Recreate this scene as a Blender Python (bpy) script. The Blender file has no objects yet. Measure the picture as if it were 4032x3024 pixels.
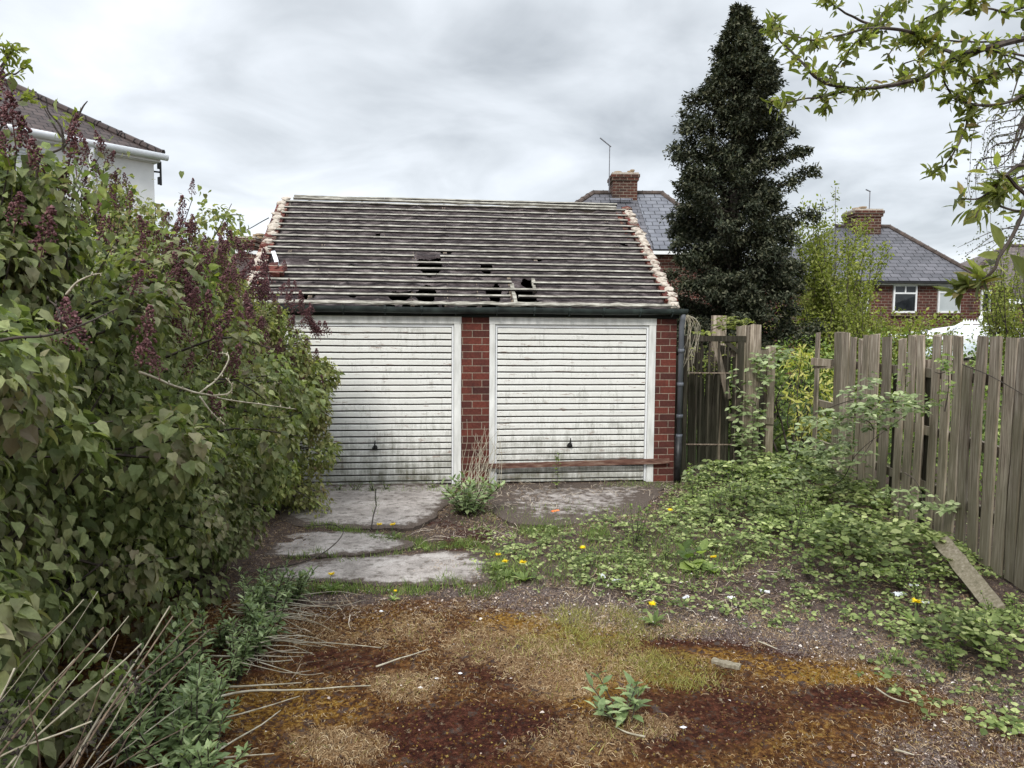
import bpy, math, random
import numpy as np
from mathutils import Matrix, Vector
RS = np.random.RandomState(7); random.seed(7)
SC = bpy.context.scene; COL = SC.collection
# ---------------------------------------------------------------- camera
f = 2797.0; CX, CY = 2016., 1512.; H = 1.85
tilt = math.atan(200/f); roll = 0.0066
F_ = np.array([0, math.cos(tilt), -math.sin(tilt)]); R0 = np.array([1., 0, 0]); U0 = np.cross(R0, F_)
R_ = R0*math.cos(roll)+U0*math.sin(roll); U_ = U0*math.cos(roll)-R0*math.sin(roll)
CAM = np.array([0, 0, H])
cd = bpy.data.cameras.new('camera'); cam = bpy.data.objects.new('camera', cd); COL.objects.link(cam)
cd.sensor_width = 36; cd.lens = f/4032*36; cd.clip_end = 2000; cd.clip_start = .05
M = Matrix.Identity(4)
for i in range(3):
    M[i][0] = R_[i]; M[i][1] = U_[i]; M[i][2] = -F_[i]; M[i][3] = CAM[i]
cam.matrix_world = M; SC.camera = cam
# ---------------------------------------------------------------- world, sun, exposure
SUN_EL, SUN_AZ = math.radians(42), math.radians(200)
w = bpy.data.worlds.new('World'); SC.world = w; w.use_nodes = True
nt = w.node_tree; N = nt.nodes; L = nt.links
bg = N['Background']; bg.inputs['Strength'].default_value = 0.1
sky = N.new('ShaderNodeTexSky'); sky.sky_type = 'NISHITA'; sky.sun_disc = False
sky.sun_elevation = SUN_EL; sky.sun_rotation = SUN_AZ
tc = N.new('ShaderNodeTexCoord'); sep = N.new('ShaderNodeSeparateXYZ'); L.new(tc.outputs['Generated'], sep.inputs[0])
def wm(op, a, b=None):
    n = N.new('ShaderNodeMath'); n.operation = op
    for i, v in enumerate((a, b)):
        if v is None: continue
        if isinstance(v, (int, float)): n.inputs[i].default_value = v
        else: L.new(v, n.inputs[i])
    return n.outputs[0]
zz = wm('ADD', wm('MAXIMUM', sep.outputs[2], 0.0), 0.16)
cmb = N.new('ShaderNodeCombineXYZ')
L.new(wm('DIVIDE', sep.outputs[0], zz), cmb.inputs[0]); L.new(wm('DIVIDE', sep.outputs[1], zz), cmb.inputs[1])
def wnoise(scale, det, rough, dist, off):
    mp = N.new('ShaderNodeMapping'); mp.inputs['Location'].default_value = off
    L.new(cmb.outputs[0], mp.inputs[0])
    n = N.new('ShaderNodeTexNoise'); n.inputs['Scale'].default_value = scale; n.inputs['Detail'].default_value = det
    n.inputs['Roughness'].default_value = rough; n.inputs['Distortion'].default_value = dist
    L.new(mp.outputs[0], n.inputs['Vector']); return n.outputs[0]
n1 = wnoise(.62, 6, .48, .25, (3.3, 1.9, 0)); n2 = wnoise(1.9, 7, .5, .5, (7, 2, 0))
nn = wm('ADD', wm('MULTIPLY', n1, .62), wm('MULTIPLY', n2, .38))
cr = N.new('ShaderNodeValToRGB'); L.new(nn, cr.inputs[0])
e = cr.color_ramp.elements
e[0].position = .37; e[0].color = (2.6, 2.82, 3.05, 1); e[1].position = .62; e[1].color = (6.3, 6.6, 7.0, 1)
m_ = e.new(.49); m_.color = (4.45, 4.72, 5.0, 1)
# an overcast dome brightens towards the zenith, above the frame
up = wm('ADD', wm('MULTIPLY', wm('POWER', wm('MAXIMUM', wm('SUBTRACT', sep.outputs[2], .40), 0.0), 1.0), 3.6), 1.0)
vm = N.new('ShaderNodeVectorMath'); vm.operation = 'SCALE'; L.new(cr.outputs[0], vm.inputs[0]); L.new(up, vm.inputs['Scale'])
mx = N.new('ShaderNodeMixRGB'); mx.inputs[0].default_value = .93
L.new(sky.outputs[0], mx.inputs[1]); L.new(vm.outputs[0], mx.inputs[2]); L.new(mx.outputs[0], bg.inputs[0])
sd = bpy.data.lights.new('sun', 'SUN'); sd.energy = 1.5; sd.angle = math.radians(14); sd.color = (1, .97, .92)
so = bpy.data.objects.new('sun', sd); COL.objects.link(so)
sdir = Vector((math.sin(SUN_AZ)*math.cos(SUN_EL), math.cos(SUN_AZ)*math.cos(SUN_EL), math.sin(SUN_EL)))
so.rotation_euler = sdir.to_track_quat('Z', 'Y').to_euler(); so.location = (0, -5, 12)
SC.view_settings.view_transform = 'Standard'; SC.view_settings.look = 'None'
SC.view_settings.exposure = 0.82; SC.view_settings.gamma = 1
SC.render.engine = 'CYCLES'
# ---------------------------------------------------------------- pixel helpers (used only to measure real positions)
def ray(px, py): return F_+(px-CX)/f*R_-(py-CY)/f*U_
def proj(P):
    d = np.asarray(P, float)-CAM; z = np.maximum(d@F_, .01)
    return CX+f*(d@R_)/z, CY-f*(d@U_)/z
def ground(px, py, z=0.):
    d = ray(px, py); return CAM+d*((z-H)/d[2])
def atY(px, py, Y): d = ray(px, py); return CAM+d*(Y/d[1])
GA = math.radians(6.3); EU = np.array([math.cos(GA), math.sin(GA), 0]); EV = np.array([-math.sin(GA), math.cos(GA), 0])
GO = ground(1875, 1905)
def toG(p): q = np.asarray(p)-GO; return np.array([q@EU, q@EV, q[2]])
def fromG(p): return GO+EU*p[0]+EV*p[1]+np.array([0, 0, p[2]])
def gp(px, py, v=0.):
    d = ray(px, py); t = ((GO-CAM)@EV+v)/(d@EV); return toG(CAM+d*t)
def norm(v): v = np.asarray(v, float); return v/np.maximum(np.linalg.norm(v, axis=-1, keepdims=True), 1e-9)
# cheap value noise on arrays
_tab = np.random.RandomState(3).rand(64, 64, 64)
def vnoise(P, s=1.):
    P = np.asarray(P, float)*s; i = np.floor(P).astype(int); t = P-i; t = t*t*(3-2*t); r = 0
    for a in (0, 1):
        for b in (0, 1):
            for c in (0, 1):
                wgt = (t[..., 0] if a else 1-t[..., 0])*(t[..., 1] if b else 1-t[..., 1])*(t[..., 2] if c else 1-t[..., 2])
                r = r+wgt*_tab[(i[..., 0]+a) % 64, (i[..., 1]+b) % 64, (i[..., 2]+c) % 64]
    return r*2-1
# ---------------------------------------------------------------- mesh helpers
class MB:
    def __init__(s): s.V = []; s.F = []; s.n = 0
    def add(s, V, F, mi=0):
        V = np.asarray(V, float)
        if isinstance(F, np.ndarray): s.F.append((F+s.n, mi))
        else:
            by = {}
            for q in F: by.setdefault(len(q), []).append(q)
            for q in by.values(): s.F.append((np.array(q)+s.n, mi))
        s.V.append(V); s.n += len(V); return s
    def build(s, name, mats, parent=None, smooth=False):
        me = bpy.data.meshes.new(name)
        V = np.concatenate(s.V); me.vertices.add(len(V)); me.vertices.foreach_set('co', V.ravel())
        tot = np.concatenate([np.full(len(F), F.shape[1]) for F, _ in s.F])
        idx = np.concatenate([F.ravel() for F, _ in s.F]); mi = np.concatenate([np.full(len(F), m) for F, m in s.F])
        me.loops.add(len(idx)); me.loops.foreach_set('vertex_index', idx.astype(np.int32))
        me.polygons.add(len(tot)); st = np.concatenate([[0], np.cumsum(tot)[:-1]])
        me.polygons.foreach_set('loop_start', st.astype(np.int32)); me.polygons.foreach_set('loop_total', tot.astype(np.int32))
        me.polygons.foreach_set('material_index', mi.astype(np.int32))
        me.polygons.foreach_set('use_smooth', np.full(len(tot), smooth))
        me.update(calc_edges=True); me.validate()
        for m in (mats if isinstance(mats, (list, tuple)) else [mats]): me.materials.append(m)
        o = bpy.data.objects.new(name, me); COL.objects.link(o)
        if parent: o.parent = parent
        return o
BF = np.array([[0, 3, 2, 1], [4, 5, 6, 7], [0, 1, 5, 4], [1, 2, 6, 5], [2, 3, 7, 6], [3, 0, 4, 7]])
def box(x0, x1, y0, y1, z0, z1):
    return np.array([[x0, y0, z0], [x1, y0, z0], [x1, y1, z0], [x0, y1, z0], [x0, y0, z1], [x1, y0, z1], [x1, y1, z1], [x0, y1, z1]], float), BF
def obox(c, ax, ay, az, sx, sy, sz):   # oriented box
    V, F_q = box(-.5*sx, .5*sx, -.5*sy, .5*sy, -.5*sz, .5*sz)
    return np.asarray(c)+V[:, :1]*ax+V[:, 1:2]*ay+V[:, 2:]*az, F_q
def beam(a, b, wd, th, upv=(0, 0, 1), seg=1, jit=0, rs=RS):
    a = np.asarray(a, float); b = np.asarray(b, float); d = norm(b-a); x = norm(np.cross(d, upv)); z = np.cross(x, d)
    V = []; 
    for k in range(seg+1):
        c = a+(b-a)*k/seg
        for sx, sz in ((-1, -1), (1, -1), (1, 1), (-1, 1)):
            V.append(c+x*sx*wd/2+z*sz*th/2+(rs.randn(3)*jit if jit else 0))
    Fq = []
    for k in range(seg):
        for j in range(4): Fq.append([4*k+j, 4*k+(j+1) % 4, 4*k+4+(j+1) % 4, 4*k+4+j])
    Fq.append([3, 2, 1, 0]); n = 4*seg; Fq.append([n, n+1, n+2, n+3])
    return np.array(V), np.array(Fq)
def tube(P, r, n=6, cap=True):
    P = np.asarray(P, float); r = np.broadcast_to(r, (len(P),)); T = norm(np.gradient(P, axis=0))
    ref = np.array([0, 0, 1.]) if abs(T[0][2]) < .9 else np.array([1., 0, 0])
    V = []
    for p, t, q in zip(P, T, r):
        a = norm(np.cross(t, ref)); b = np.cross(t, a); th = np.arange(n)*2*math.pi/n
        V.append(p+q*(np.cos(th)[:, None]*a+np.sin(th)[:, None]*b))
    V = np.concatenate(V); Fq = []
    for k in range(len(P)-1):
        for j in range(n): Fq.append([k*n+j, k*n+(j+1) % n, (k+1)*n+(j+1) % n, (k+1)*n+j])
    if cap: Fq.append(list(range(n))[::-1]); Fq.append([(len(P)-1)*n+j for j in range(n)])
    return V, Fq
def curve(P, n=12):     # Catmull-Rom resample
    P = np.asarray(P, float); Q = np.vstack([2*P[0]-P[1], P, 2*P[-1]-P[-2]]); out = []
    m = len(P)-1
    for t in np.linspace(0, m-1e-6, n):
        i = int(t); u = t-i; a, b, c, d = Q[i:i+4]
        out.append(.5*((2*b)+(-a+c)*u+(2*a-5*b+4*c-d)*u*u+(-a+3*b-3*c+d)*u**3))
    return np.array(out)
def sheet(X, Y, Z):     # grid of points (n,m) -> quads
    n, m = X.shape; V = np.stack([X, Y, Z], -1).reshape(-1, 3); i = np.arange(n*m).reshape(n, m)
    return V, np.stack([i[:-1, :-1], i[1:, :-1], i[1:, 1:], i[:-1, 1:]], -1).reshape(-1, 4)
def prism(poly, a, b):  # poly list of 3d points, extruded by vector b-a
    P = np.asarray(poly, float); d = np.asarray(b, float)-np.asarray(a, float); n = len(P)
    return np.vstack([P, P+d]), [list(range(n))[::-1], [n+i for i in range(n)]]+[[i, (i+1) % n, n+(i+1) % n, n+i] for i in range(n)]
OCT_V = np.array([[1, 0, 0], [-1, 0, 0], [0, 1, 0], [0, -1, 0], [0, 0, 1], [0, 0, -1]], float)
OCT_F = np.array([[0, 2, 4], [2, 1, 4], [1, 3, 4], [3, 0, 4], [2, 0, 5], [1, 2, 5], [3, 1, 5], [0, 3, 5]])
def many(TV, TF, pos, X, Y, Z, size):
    size = np.asarray(size, float); size = size[:, None, None] if size.ndim == 1 else size[:, None, :]
    T = TV[None]*size
    V = pos[:, None, :]+T[..., :1]*X[:, None]+T[..., 1:2]*Y[:, None]+T[..., 2:]*Z[:, None]
    n = len(pos); Fq = TF[None]+(np.arange(n)*len(TV))[:, None, None]
    return V.reshape(-1, 3), Fq.reshape(-1, TF.shape[1])
def frames(d, nrm):
    Y = norm(d); X = norm(np.cross(Y, nrm)); Z = np.cross(X, Y); return X, Y, Z
def leaf(kind):
    if kind == 'heart':
        V = [(0, 0, 0), (0, .5, -.03), (0, 1, -.2), (-.27, -.04, .03), (-.4, .3, .09), (-.22, .7, 0), (.27, -.04, .03), (.4, .3, .09), (.22, .7, 0)]
        Fq = [(0, 1, 3), (1, 4, 3), (1, 5, 4), (1, 2, 5), (0, 6, 1), (1, 6, 7), (1, 7, 8), (1, 8, 2)]
    elif kind == 'lance':
        V = [(0, 0, 0), (0, .5, .02), (0, 1, -.16), (-.13, .3, .05), (-.12, .65, .0), (.13, .3, .05), (.12, .65, .0)]
        Fq = [(0, 1, 3), (1, 4, 3), (1, 2, 4), (0, 5, 1), (1, 5, 6), (1, 6, 2)]
    elif kind == 'oval':
        V = [(0, 0, 0), (0, .5, -.02), (0, 1, -.1), (-.27, .35, .05), (-.22, .7, .02), (.27, .35, .05), (.22, .7, .02)]
        Fq = [(0, 1, 3), (1, 4, 3), (1, 2, 4), (0, 5, 1), (1, 5, 6), (1, 6, 2)]
    elif kind == 'blade':
        V = [(-.03, 0, 0), (.03, 0, 0), (.022, .5, .02), (-.022, .5, .02), (0, 1, -.12)]
        Fq = [(0, 1, 2), (0, 2, 3), (3, 2, 4)]
    else:
        V = [(0, 0, 0), (-.3, .45, .06), (0, 1, 0), (.3, .45, .06)]; Fq = [(0, 2, 1), (0, 3, 2)]
    return np.array(V, float), np.array(Fq)
def leaves(mb, kind, pos, d, nrm, size, mi=0):
    TV, TF = leaf(kind); X, Y, Z = frames(d, nrm); mb.add(*many(TV, TF, pos, X, Y, Z, size), mi)
def rdir(n, rs=RS): return norm(rs.randn(n, 3))
# ---------------------------------------------------------------- tags
def tag(o, label=None, cat=None, group=None, kind=None):
    if label: o['label'] = label
    if cat: o['category'] = cat
    if group: o['group'] = group
    if kind: o['kind'] = kind
    return o
def thing(name, loc, label, cat, rz=0, group=None):
    o = bpy.data.objects.new(name, None); COL.objects.link(o); o.location = [float(c) for c in loc]; o.rotation_euler = (0, 0, rz)
    o.empty_display_size = .2; return tag(o, label, cat, group)
def rebase(o, base):      # child mesh written in world coordinates -> local to its (unrotated) parent
    o.data.transform(Matrix.Translation(-Vector([float(c) for c in base]))); return o
# ---------------------------------------------------------------- materials
class NT:
    def __init__(s, name, rough=.8, spec=.3):
        s.m = bpy.data.materials.new(name); s.m.use_nodes = True; s.t = s.m.node_tree; s.N = s.t.nodes; s.L = s.t.links
        s.b = s.N['Principled BSDF']; s.b.inputs['Roughness'].default_value = rough; s.b.inputs['Specular IOR Level'].default_value = spec
        s.tc = s.N.new('ShaderNodeTexCoord'); s.geo = s.N.new('ShaderNodeNewGeometry')
    def inp(s, sock, v):
        if v is None: return
        if hasattr(v, 'links') or isinstance(v, bpy.types.NodeSocket): s.L.new(v, sock)
        elif isinstance(v, (tuple, list)): sock.default_value = tuple(v)+((1,) if len(v) == 3 and sock.type == 'RGBA' else ())
        else: sock.default_value = v
    def map(s, scale=(1, 1, 1), rot=(0, 0, 0), src='Object', loc=(0, 0, 0)):
        n = s.N.new('ShaderNodeMapping'); n.inputs['Scale'].default_value = scale; n.inputs['Rotation'].default_value = rot; n.inputs['Location'].default_value = loc
        s.L.new(s.geo.outputs['Position'] if src == 'World' else s.tc.outputs[src], n.inputs[0]); return n.outputs[0]
    def noise(s, scale, det=4, rough=.55, vec=None, dist=0.):
        n = s.N.new('ShaderNodeTexNoise'); n.inputs['Scale'].default_value = scale; n.inputs['Detail'].default_value = det
        n.inputs['Roughness'].default_value = rough; n.inputs['Distortion'].default_value = dist
        s.L.new(vec if vec is not None else s.map(), n.inputs['Vector']); return n.outputs[0]
    def ramp(s, fac, stops):
        n = s.N.new('ShaderNodeValToRGB'); s.L.new(fac, n.inputs[0]); el = n.color_ramp.elements
        while len(el) < len(stops): el.new(.5)
        for q, (p, c) in zip(el, stops): q.position = p; q.color = (c, c, c, 1) if isinstance(c, (int, float)) else tuple(c)+(1,)
        return n.outputs[0]
    def mix(s, fac, a, b, mode='MIX'):
        n = s.N.new('ShaderNodeMixRGB'); n.blend_type = mode; s.inp(n.inputs[0], fac); s.inp(n.inputs[1], a); s.inp(n.inputs[2], b); return n.outputs[0]
    def math(s, op, a, b=None, clamp=False):
        n = s.N.new('ShaderNodeMath'); n.operation = op; n.use_clamp = clamp; s.inp(n.inputs[0], a); s.inp(n.inputs[1], b); return n.outputs[0]
    def bump(s, h, dist=.01, st=1., prev=None):
        n = s.N.new('ShaderNodeBump'); n.inputs['Distance'].default_value = dist; n.inputs['Strength'].default_value = st
        s.L.new(h, n.inputs['Height'])
        if prev is not None: s.L.new(prev, n.inputs['Normal'])
        s.L.new(n.outputs[0], s.b.inputs['Normal']); return n.outputs[0]
    def col(s, c): s.inp(s.b.inputs['Base Color'], c); return s
    def sepxyz(s, v):
        n = s.N.new('ShaderNodeSeparateXYZ'); s.L.new(v, n.inputs[0]); return n.outputs
    def swz(s, v, order):
        o = s.sepxyz(v); c = s.N.new('ShaderNodeCombineXYZ')
        for i, k in enumerate(order):
            if k is not None: s.L.new(o[k], c.inputs[i])
        return c.outputs[0]
def simple(name, c1, c2, scale=8, rough=.8, bump=0, sc3=(1, 1, 1), spec=.3, det=5, c3=None, metal=0):
    t = NT(name, rough, spec); n = t.noise(scale, det, .6, t.map(sc3))
    t.col(t.ramp(n, [(.3, c1), (.5, c2), (.7, c3)] if c3 else [(.32, c1), (.68, c2)]))
    if bump: t.bump(n, bump)
    t.b.inputs['Metallic'].default_value = metal
    return t.m
def leafmat(name, stops, back=1.35, trans=.3, rough=.5, var=.35, purple=None):
    t = NT(name, rough, .2); rnd = t.geo.outputs['Random Per Island']
    c = t.ramp(rnd, stops)
    big = t.noise(1.7, 3, .5, t.map(src='World')); c = t.mix(var, c, t.mix(1., c, t.ramp(big, [(.35, .45), (.65, 1.5)]), 'MULTIPLY'))
    fine = t.noise(60, 2, .5, t.map(src='World')); c = t.mix(.35, c, t.mix(1., c, t.ramp(fine, [(.3, .6), (.7, 1.3)]), 'MULTIPLY'))
    if purple: 
        pn = t.noise(2.5, 2, .5, t.map(src='World', loc=(9, 3, 4))); r2 = t.math('FRACT', t.math('MULTIPLY', rnd, 37.7))
        fac = t.math('MULTIPLY', t.ramp(pn, [(.44, 0), (.66, .65)]), r2)
        c = t.mix(fac, c, purple)
    c = t.mix(t.geo.outputs['Backfacing'], c, t.mix(1., c, (back, back*1.02, back*.95), 'MULTIPLY'))
    t.col(c)
    tr = t.N.new('ShaderNodeBsdfTranslucent'); t.L.new(t.mix(1., c, (1.3, 1.45, .7), 'MULTIPLY'), tr.inputs[0])
    ms = t.N.new('ShaderNodeMixShader'); ms.inputs[0].default_value = trans
    t.L.new(t.b.outputs[0], ms.inputs[1]); t.L.new(tr.outputs[0], ms.inputs[2]); t.L.new(ms.outputs[0], t.N['Material Output'].inputs[0])
    return t.m
def brickmat(name, c1, c2, mortar, order=(0, 2, None), bw=.235, bh=.086, ms=.006, dark=None, off=(0, 0, 0)):
    t = NT(name, .9, .15); v = t.swz(t.map(loc=off), order)
    b = t.N.new('ShaderNodeTexBrick'); t.L.new(v, b.inputs[0]); b.inputs['Scale'].default_value = 1
    b.inputs['Brick Width'].default_value = bw; b.inputs['Row Height'].default_value = bh; b.inputs['Mortar Size'].default_value = ms
    b.inputs['Mortar Smooth'].default_value = .2; b.offset = .5
    b.inputs['Color1'].default_value = c1+(1,); b.inputs['Color2'].default_value = c2+(1,); b.inputs['Mortar'].default_value = mortar+(1,)
    n = t.noise(35, 5, .65); n2 = t.noise(3, 4, .6)
    c = t.mix(.55, b.outputs[0], t.mix(1., b.outputs[0], t.ramp(n, [(.3, .45), (.7, 1.4)]), 'MULTIPLY'))
    c = t.mix(t.ramp(n2, [(.5, 0), (.72, .65)]), c, dark or (.03, .028, .026))
    t.col(c); h = t.math('ADD', t.math('MULTIPLY', b.outputs['Fac'], -1.), t.math('MULTIPLY', n, .35)); t.bump(h, .006); return t.m
def woodmat(name, a, b, c3, rough=.9, green=(.15, .14, .085), gz=.5):
    t = NT(name, rough, .15); n = t.noise(9, 6, .65, t.map((5, 5, .35), src='World')); n2 = t.noise(55, 4, .6, t.map((1, 1, .06), src='World'))
    ge = t.N.new('ShaderNodeObjectInfo').outputs['Random']
    c = t.ramp(t.math('ADD', t.math('MULTIPLY', n, .6), t.math('MULTIPLY', n2, .4)), [(.34, a), (.5, b), (.64, c3)])
    c = t.mix(1., c, t.ramp(ge, [(0, (.62, .6, .58)), (1, (1.3, 1.26, 1.2))]), 'MULTIPLY')
    z = t.sepxyz(t.geo.outputs['Position'])[2]; g = t.noise(3.5, 5, .6, t.map((1, 1, .6), src='World'))
    fac = t.math('MULTIPLY', t.ramp(t.math('ADD', g, t.math('MULTIPLY', z, -.22)), [(.08, 0), (.38, 1)]), gz)
    c = t.mix(fac, c, green); t.col(c); t.bump(n2, .006, 1.); return t.m
MT = {}
MT['brick'] = brickmat('brick_red', (.15, .044, .032), (.07, .028, .024), (.33, .27, .21), dark=(.03, .018, .018), off=(.052, 0, .01), ms=.0045)
MT['brick_side'] = brickmat('brick_red_side', (.15, .044, .032), (.07, .028, .024), (.33, .27, .21), order=(1, 2, None), ms=.0045)
MT['whitewood'] = simple('white_painted_timber', (.55, .55, .52), (.82, .82, .79), 14, .6, .002, (1, 1, .2))
MT['gutter'] = simple('green_black_plastic', (.012, .016, .016), (.045, .06, .055), 6, .55, .001, (1, 1, 1))
MT['fascia'] = simple('dark_fascia', (.006, .008, .008), (.02, .024, .02), 8, .8)
MT['pipe'] = simple('grey_pipe', (.06, .065, .075), (.15, .16, .18), 5, .5, 0, (1, 1, .3))
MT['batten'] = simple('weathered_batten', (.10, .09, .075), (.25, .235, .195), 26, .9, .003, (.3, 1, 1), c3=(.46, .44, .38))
MT['batten_edge'] = simple('batten_edge_shade', (.008, .007, .008), (.035, .03, .028), 18, .9, .002, (.4, 1, 1))  # shadow line below each batten, painted as a near-black front and underside
MT['rafter'] = simple('rafter_timber', (.10, .07, .05), (.32, .26, .2), 12, .9, .003, (4, 1, 1))
MT['mortar'] = simple('verge_mortar', (.20, .14, .11), (.50, .45, .38), 14, .95, .01, c3=(.36, .29, .24))
MT['dark'] = simple('dark_timber', (.02, .016, .013), (.05, .04, .03), 9, .9)
MT['rust'] = simple('rust_brown_plank', (.06, .028, .02), (.15, .075, .055), 9, .9, .003, (.6, 2, 3), c3=(.27, .2, .15))
t = NT('roofing_felt', .85, .2); n = t.noise(7, 6, .65, t.map((.7, 1.6, 1.6))); n2 = t.noise(60, 4, .6)
c = t.ramp(n, [(.34, (.024, .017, .018)), (.5, (.066, .052, .052)), (.66, (.165, .14, .135))]); c = t.mix(.5, c, t.mix(1., c, t.ramp(n2, [(.3, .5), (.7, 1.5)]), 'MULTIPLY'))
t.col(c); t.bump(n, .012); MT['felt'] = t.m
# dirty white garage door: streaks of grime and algae, heavier low down
t = NT('dirty_white_door', .45, .4)
st = t.noise(24, 6, .7, t.map((1, 1, .16))); bl = t.noise(3.2, 5, .65, t.map((1, 1, 1.6))); fn = t.noise(90, 3, .7, t.map((.6, 1, 1)))
z = t.sepxyz(t.map())[2]
low = t.ramp(z, [(.0, 1), (.33, .66), (.62, .30), (.95, .1)])
g = t.math('ADD', t.math('MULTIPLY', st, .4), t.math('ADD', t.math('MULTIPLY', bl, .45), t.math('MULTIPLY', fn, .25)))
fac = t.ramp(t.math('ADD', g, t.math('MULTIPLY', low, .2)), [(.59, 0), (.69, .42), (.82, .95)])
c = t.mix(fac, t.ramp(bl, [(.3, (.74, .735, .69)), (.7, (.87, .87, .83))]), t.ramp(fn, [(.35, (.07, .068, .045)), (.7, (.25, .24, .17))]))
ru = t.noise(5, 5, .7, t.map((.8, 1, 5), loc=(3, 0, 1)))
c = t.mix(t.ramp(ru, [(.60, 0), (.68, .8)]), c, (.2, .085, .045)); t.col(c); t.bump(bl, .006, .5); MT['door'] = t.m
MT['groove'] = simple('door_groove_dark', (.012, .009, .008), (.10, .08, .065), 7, .8, 0, (.5, 1, 6))  # darker colour for the grooves between the door ribs
MT['black'] = simple('black_metal', (.008, .008, .008), (.03, .03, .03), 20, .4)
t = NT('concrete', .95, .15); n = t.noise(3, 8, .7, t.map(src='World')); n2 = t.noise(70, 4, .7, t.map(src='World')); n3 = t.noise(14, 5, .7, t.map(src='World'))
c = t.ramp(n, [(.3, (.17, .15, .135)), (.5, (.34, .305, .28)), (.7, (.47, .43, .40))]); c = t.mix(.6, c, t.mix(1., c, t.ramp(n2, [(.3, .5), (.7, 1.35)]), 'MULTIPLY'))
c = t.mix(t.ramp(n3, [(.52, 0), (.66, .8)]), c, (.085, .07, .055))
va = t.N.new('ShaderNodeVertexColor'); va.layer_name = 'dirt'; sa = t.N.new('ShaderNodeSeparateColor'); t.L.new(va.outputs[0], sa.inputs[0]); n5 = t.noise(9, 7, .7, t.map(src='World'))
c = t.mix(t.ramp(t.math('ADD', t.math('MULTIPLY', sa.outputs[0], .42), n5), [(.66, 0), (.80, .95)]), c, t.ramp(n2, [(.3, (.03, .022, .017)), (.6, (.10, .075, .06)), (.75, (.2, .17, .14))]))
t.col(c); t.bump(n2, .004); MT['concrete'] = t.m
MT['fence'] = woodmat('weathered_fence', (.085, .068, .052), (.27, .228, .185), (.47, .42, .36))
MT['fencedark'] = woodmat('dark_mossy_wood', (.018, .015, .012), (.055, .047, .037), (.11, .098, .08), green=(.03, .035, .02))
MT['bark'] = simple('bark', (.025, .02, .018), (.10, .08, .065), 20, .9, .004)
MT['twig'] = simple('pale_twig', (.22, .19, .13), (.5, .46, .36), 20, .8, .001)
MT['brown_cane'] = simple('brown_cane', (.08, .055, .04), (.24, .18, .125), 20, .85, .001)
t = NT('dry_stems', .8, .2); t.col(t.ramp(t.geo.outputs['Random Per Island'], [(0, (.10, .07, .05)), (.35, (.27, .2, .14)), (.7, (.46, .38, .29)), (1, (.60, .53, .43))])); MT['stem'] = t.m
t = NT('dead_grass', .8, .2); t.col(t.ramp(t.geo.outputs['Random Per Island'], [(0, (.12, .07, .04)), (.4, (.32, .21, .11)), (.75, (.50, .37, .21)), (1, (.62, .50, .33))])); MT['straw'] = t.m
t = NT('leaf_litter', .8, .2); t.col(t.ramp(t.geo.outputs['Random Per Island'], [(0, (.05, .032, .024)), (.35, (.14, .09, .07)), (.6, (.30, .22, .18)), (.9, (.46, .39, .34)), (1, (.66, .62, .57))])); MT['litter'] = t.m
MT['paper'] = simple('litter_paper', (.6, .62, .66), (.85, .86, .88), 8, .6)
MT['orange'] = simple('orange_wrapper', (.75, .16, .04), (.8, .25, .07), 8, .4)
MT['slate'] = None
def slatemat(name, a, b, bw, bh, order=(0, 1, None)):
    t = NT(name, .7, .25); v = t.swz(t.map(), order); br = t.N.new('ShaderNodeTexBrick'); t.L.new(v, br.inputs[0])
    br.inputs['Scale'].default_value = 1; br.inputs['Brick Width'].default_value = bw; br.inputs['Row Height'].default_value = bh
    br.inputs['Mortar Size'].default_value = bh*.06; br.inputs['Mortar Smooth'].default_value = .5
    br.inputs['Color1'].default_value = a+(1,); br.inputs['Color2'].default_value = b+(1,); br.inputs['Mortar'].default_value = tuple(x*.22 for x in a)+(1,)
    n = t.noise(1.2, 6, .65); c = t.mix(.6, br.outputs[0], t.mix(1., br.outputs[0], t.ramp(n, [(.3, .6), (.7, 1.35)]), 'MULTIPLY'))
    t.col(c); t.bump(t.math('MULTIPLY', br.outputs['Fac'], -1.), .02); return t.m
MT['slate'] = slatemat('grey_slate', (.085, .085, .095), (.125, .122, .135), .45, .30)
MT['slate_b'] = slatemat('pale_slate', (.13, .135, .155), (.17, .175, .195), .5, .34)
MT['tile'] = slatemat('brown_roof_tile', (.045, .032, .03), (.08, .058, .052), .2, .17)
MT['tile_c'] = slatemat('mixed_roof_tile', (.10, .08, .075), (.16, .13, .12), .25, .2)
MT['ridge'] = simple('ridge_tile', (.045, .036, .032), (.12, .09, .075), 4, .9, .01)
MT['hbrick'] = brickmat('house_brick', (.13, .048, .036), (.085, .036, .03), (.22, .17, .14), order=(0, 2, None), bw=.3, bh=.125, ms=.014)
MT['cbrick'] = brickmat('chimney_brick', (.11, .04, .028), (.06, .032, .026), (.22, .18, .14), order=(0, 2, None), bw=.34, bh=.13, ms=.016)
t = NT('white_render', .8, .2); n = t.noise(2.2, 6, .6); n2 = t.noise(11, 7, .75); c = t.ramp(n, [(.3, (.66, .67, .66)), (.7, (.80, .81, .80))])
c = t.mix(t.ramp(n2, [(.62, 0), (.72, .45)]), c, (.25, .26, .22)); t.col(c); MT['render'] = t.m
MT['upvc'] = simple('white_upvc', (.72, .73, .74), (.82, .83, .84), 5, .35)
MT['glass'] = simple('dark_window_glass', (.012, .014, .016), (.04, .045, .05), 1.5, .06, spec=.6)
MT['blind'] = simple('pale_window_blind', (.42, .46, .47), (.5, .54, .55), 1.5, .4)
MT['metal'] = simple('aerial_metal', (.12, .12, .13), (.25, .25, .27), 9, .5, metal=.6)
MT['pot'] = simple('chimney_pot', (.22, .16, .10), (.4, .3, .2), 9, .9)
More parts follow.
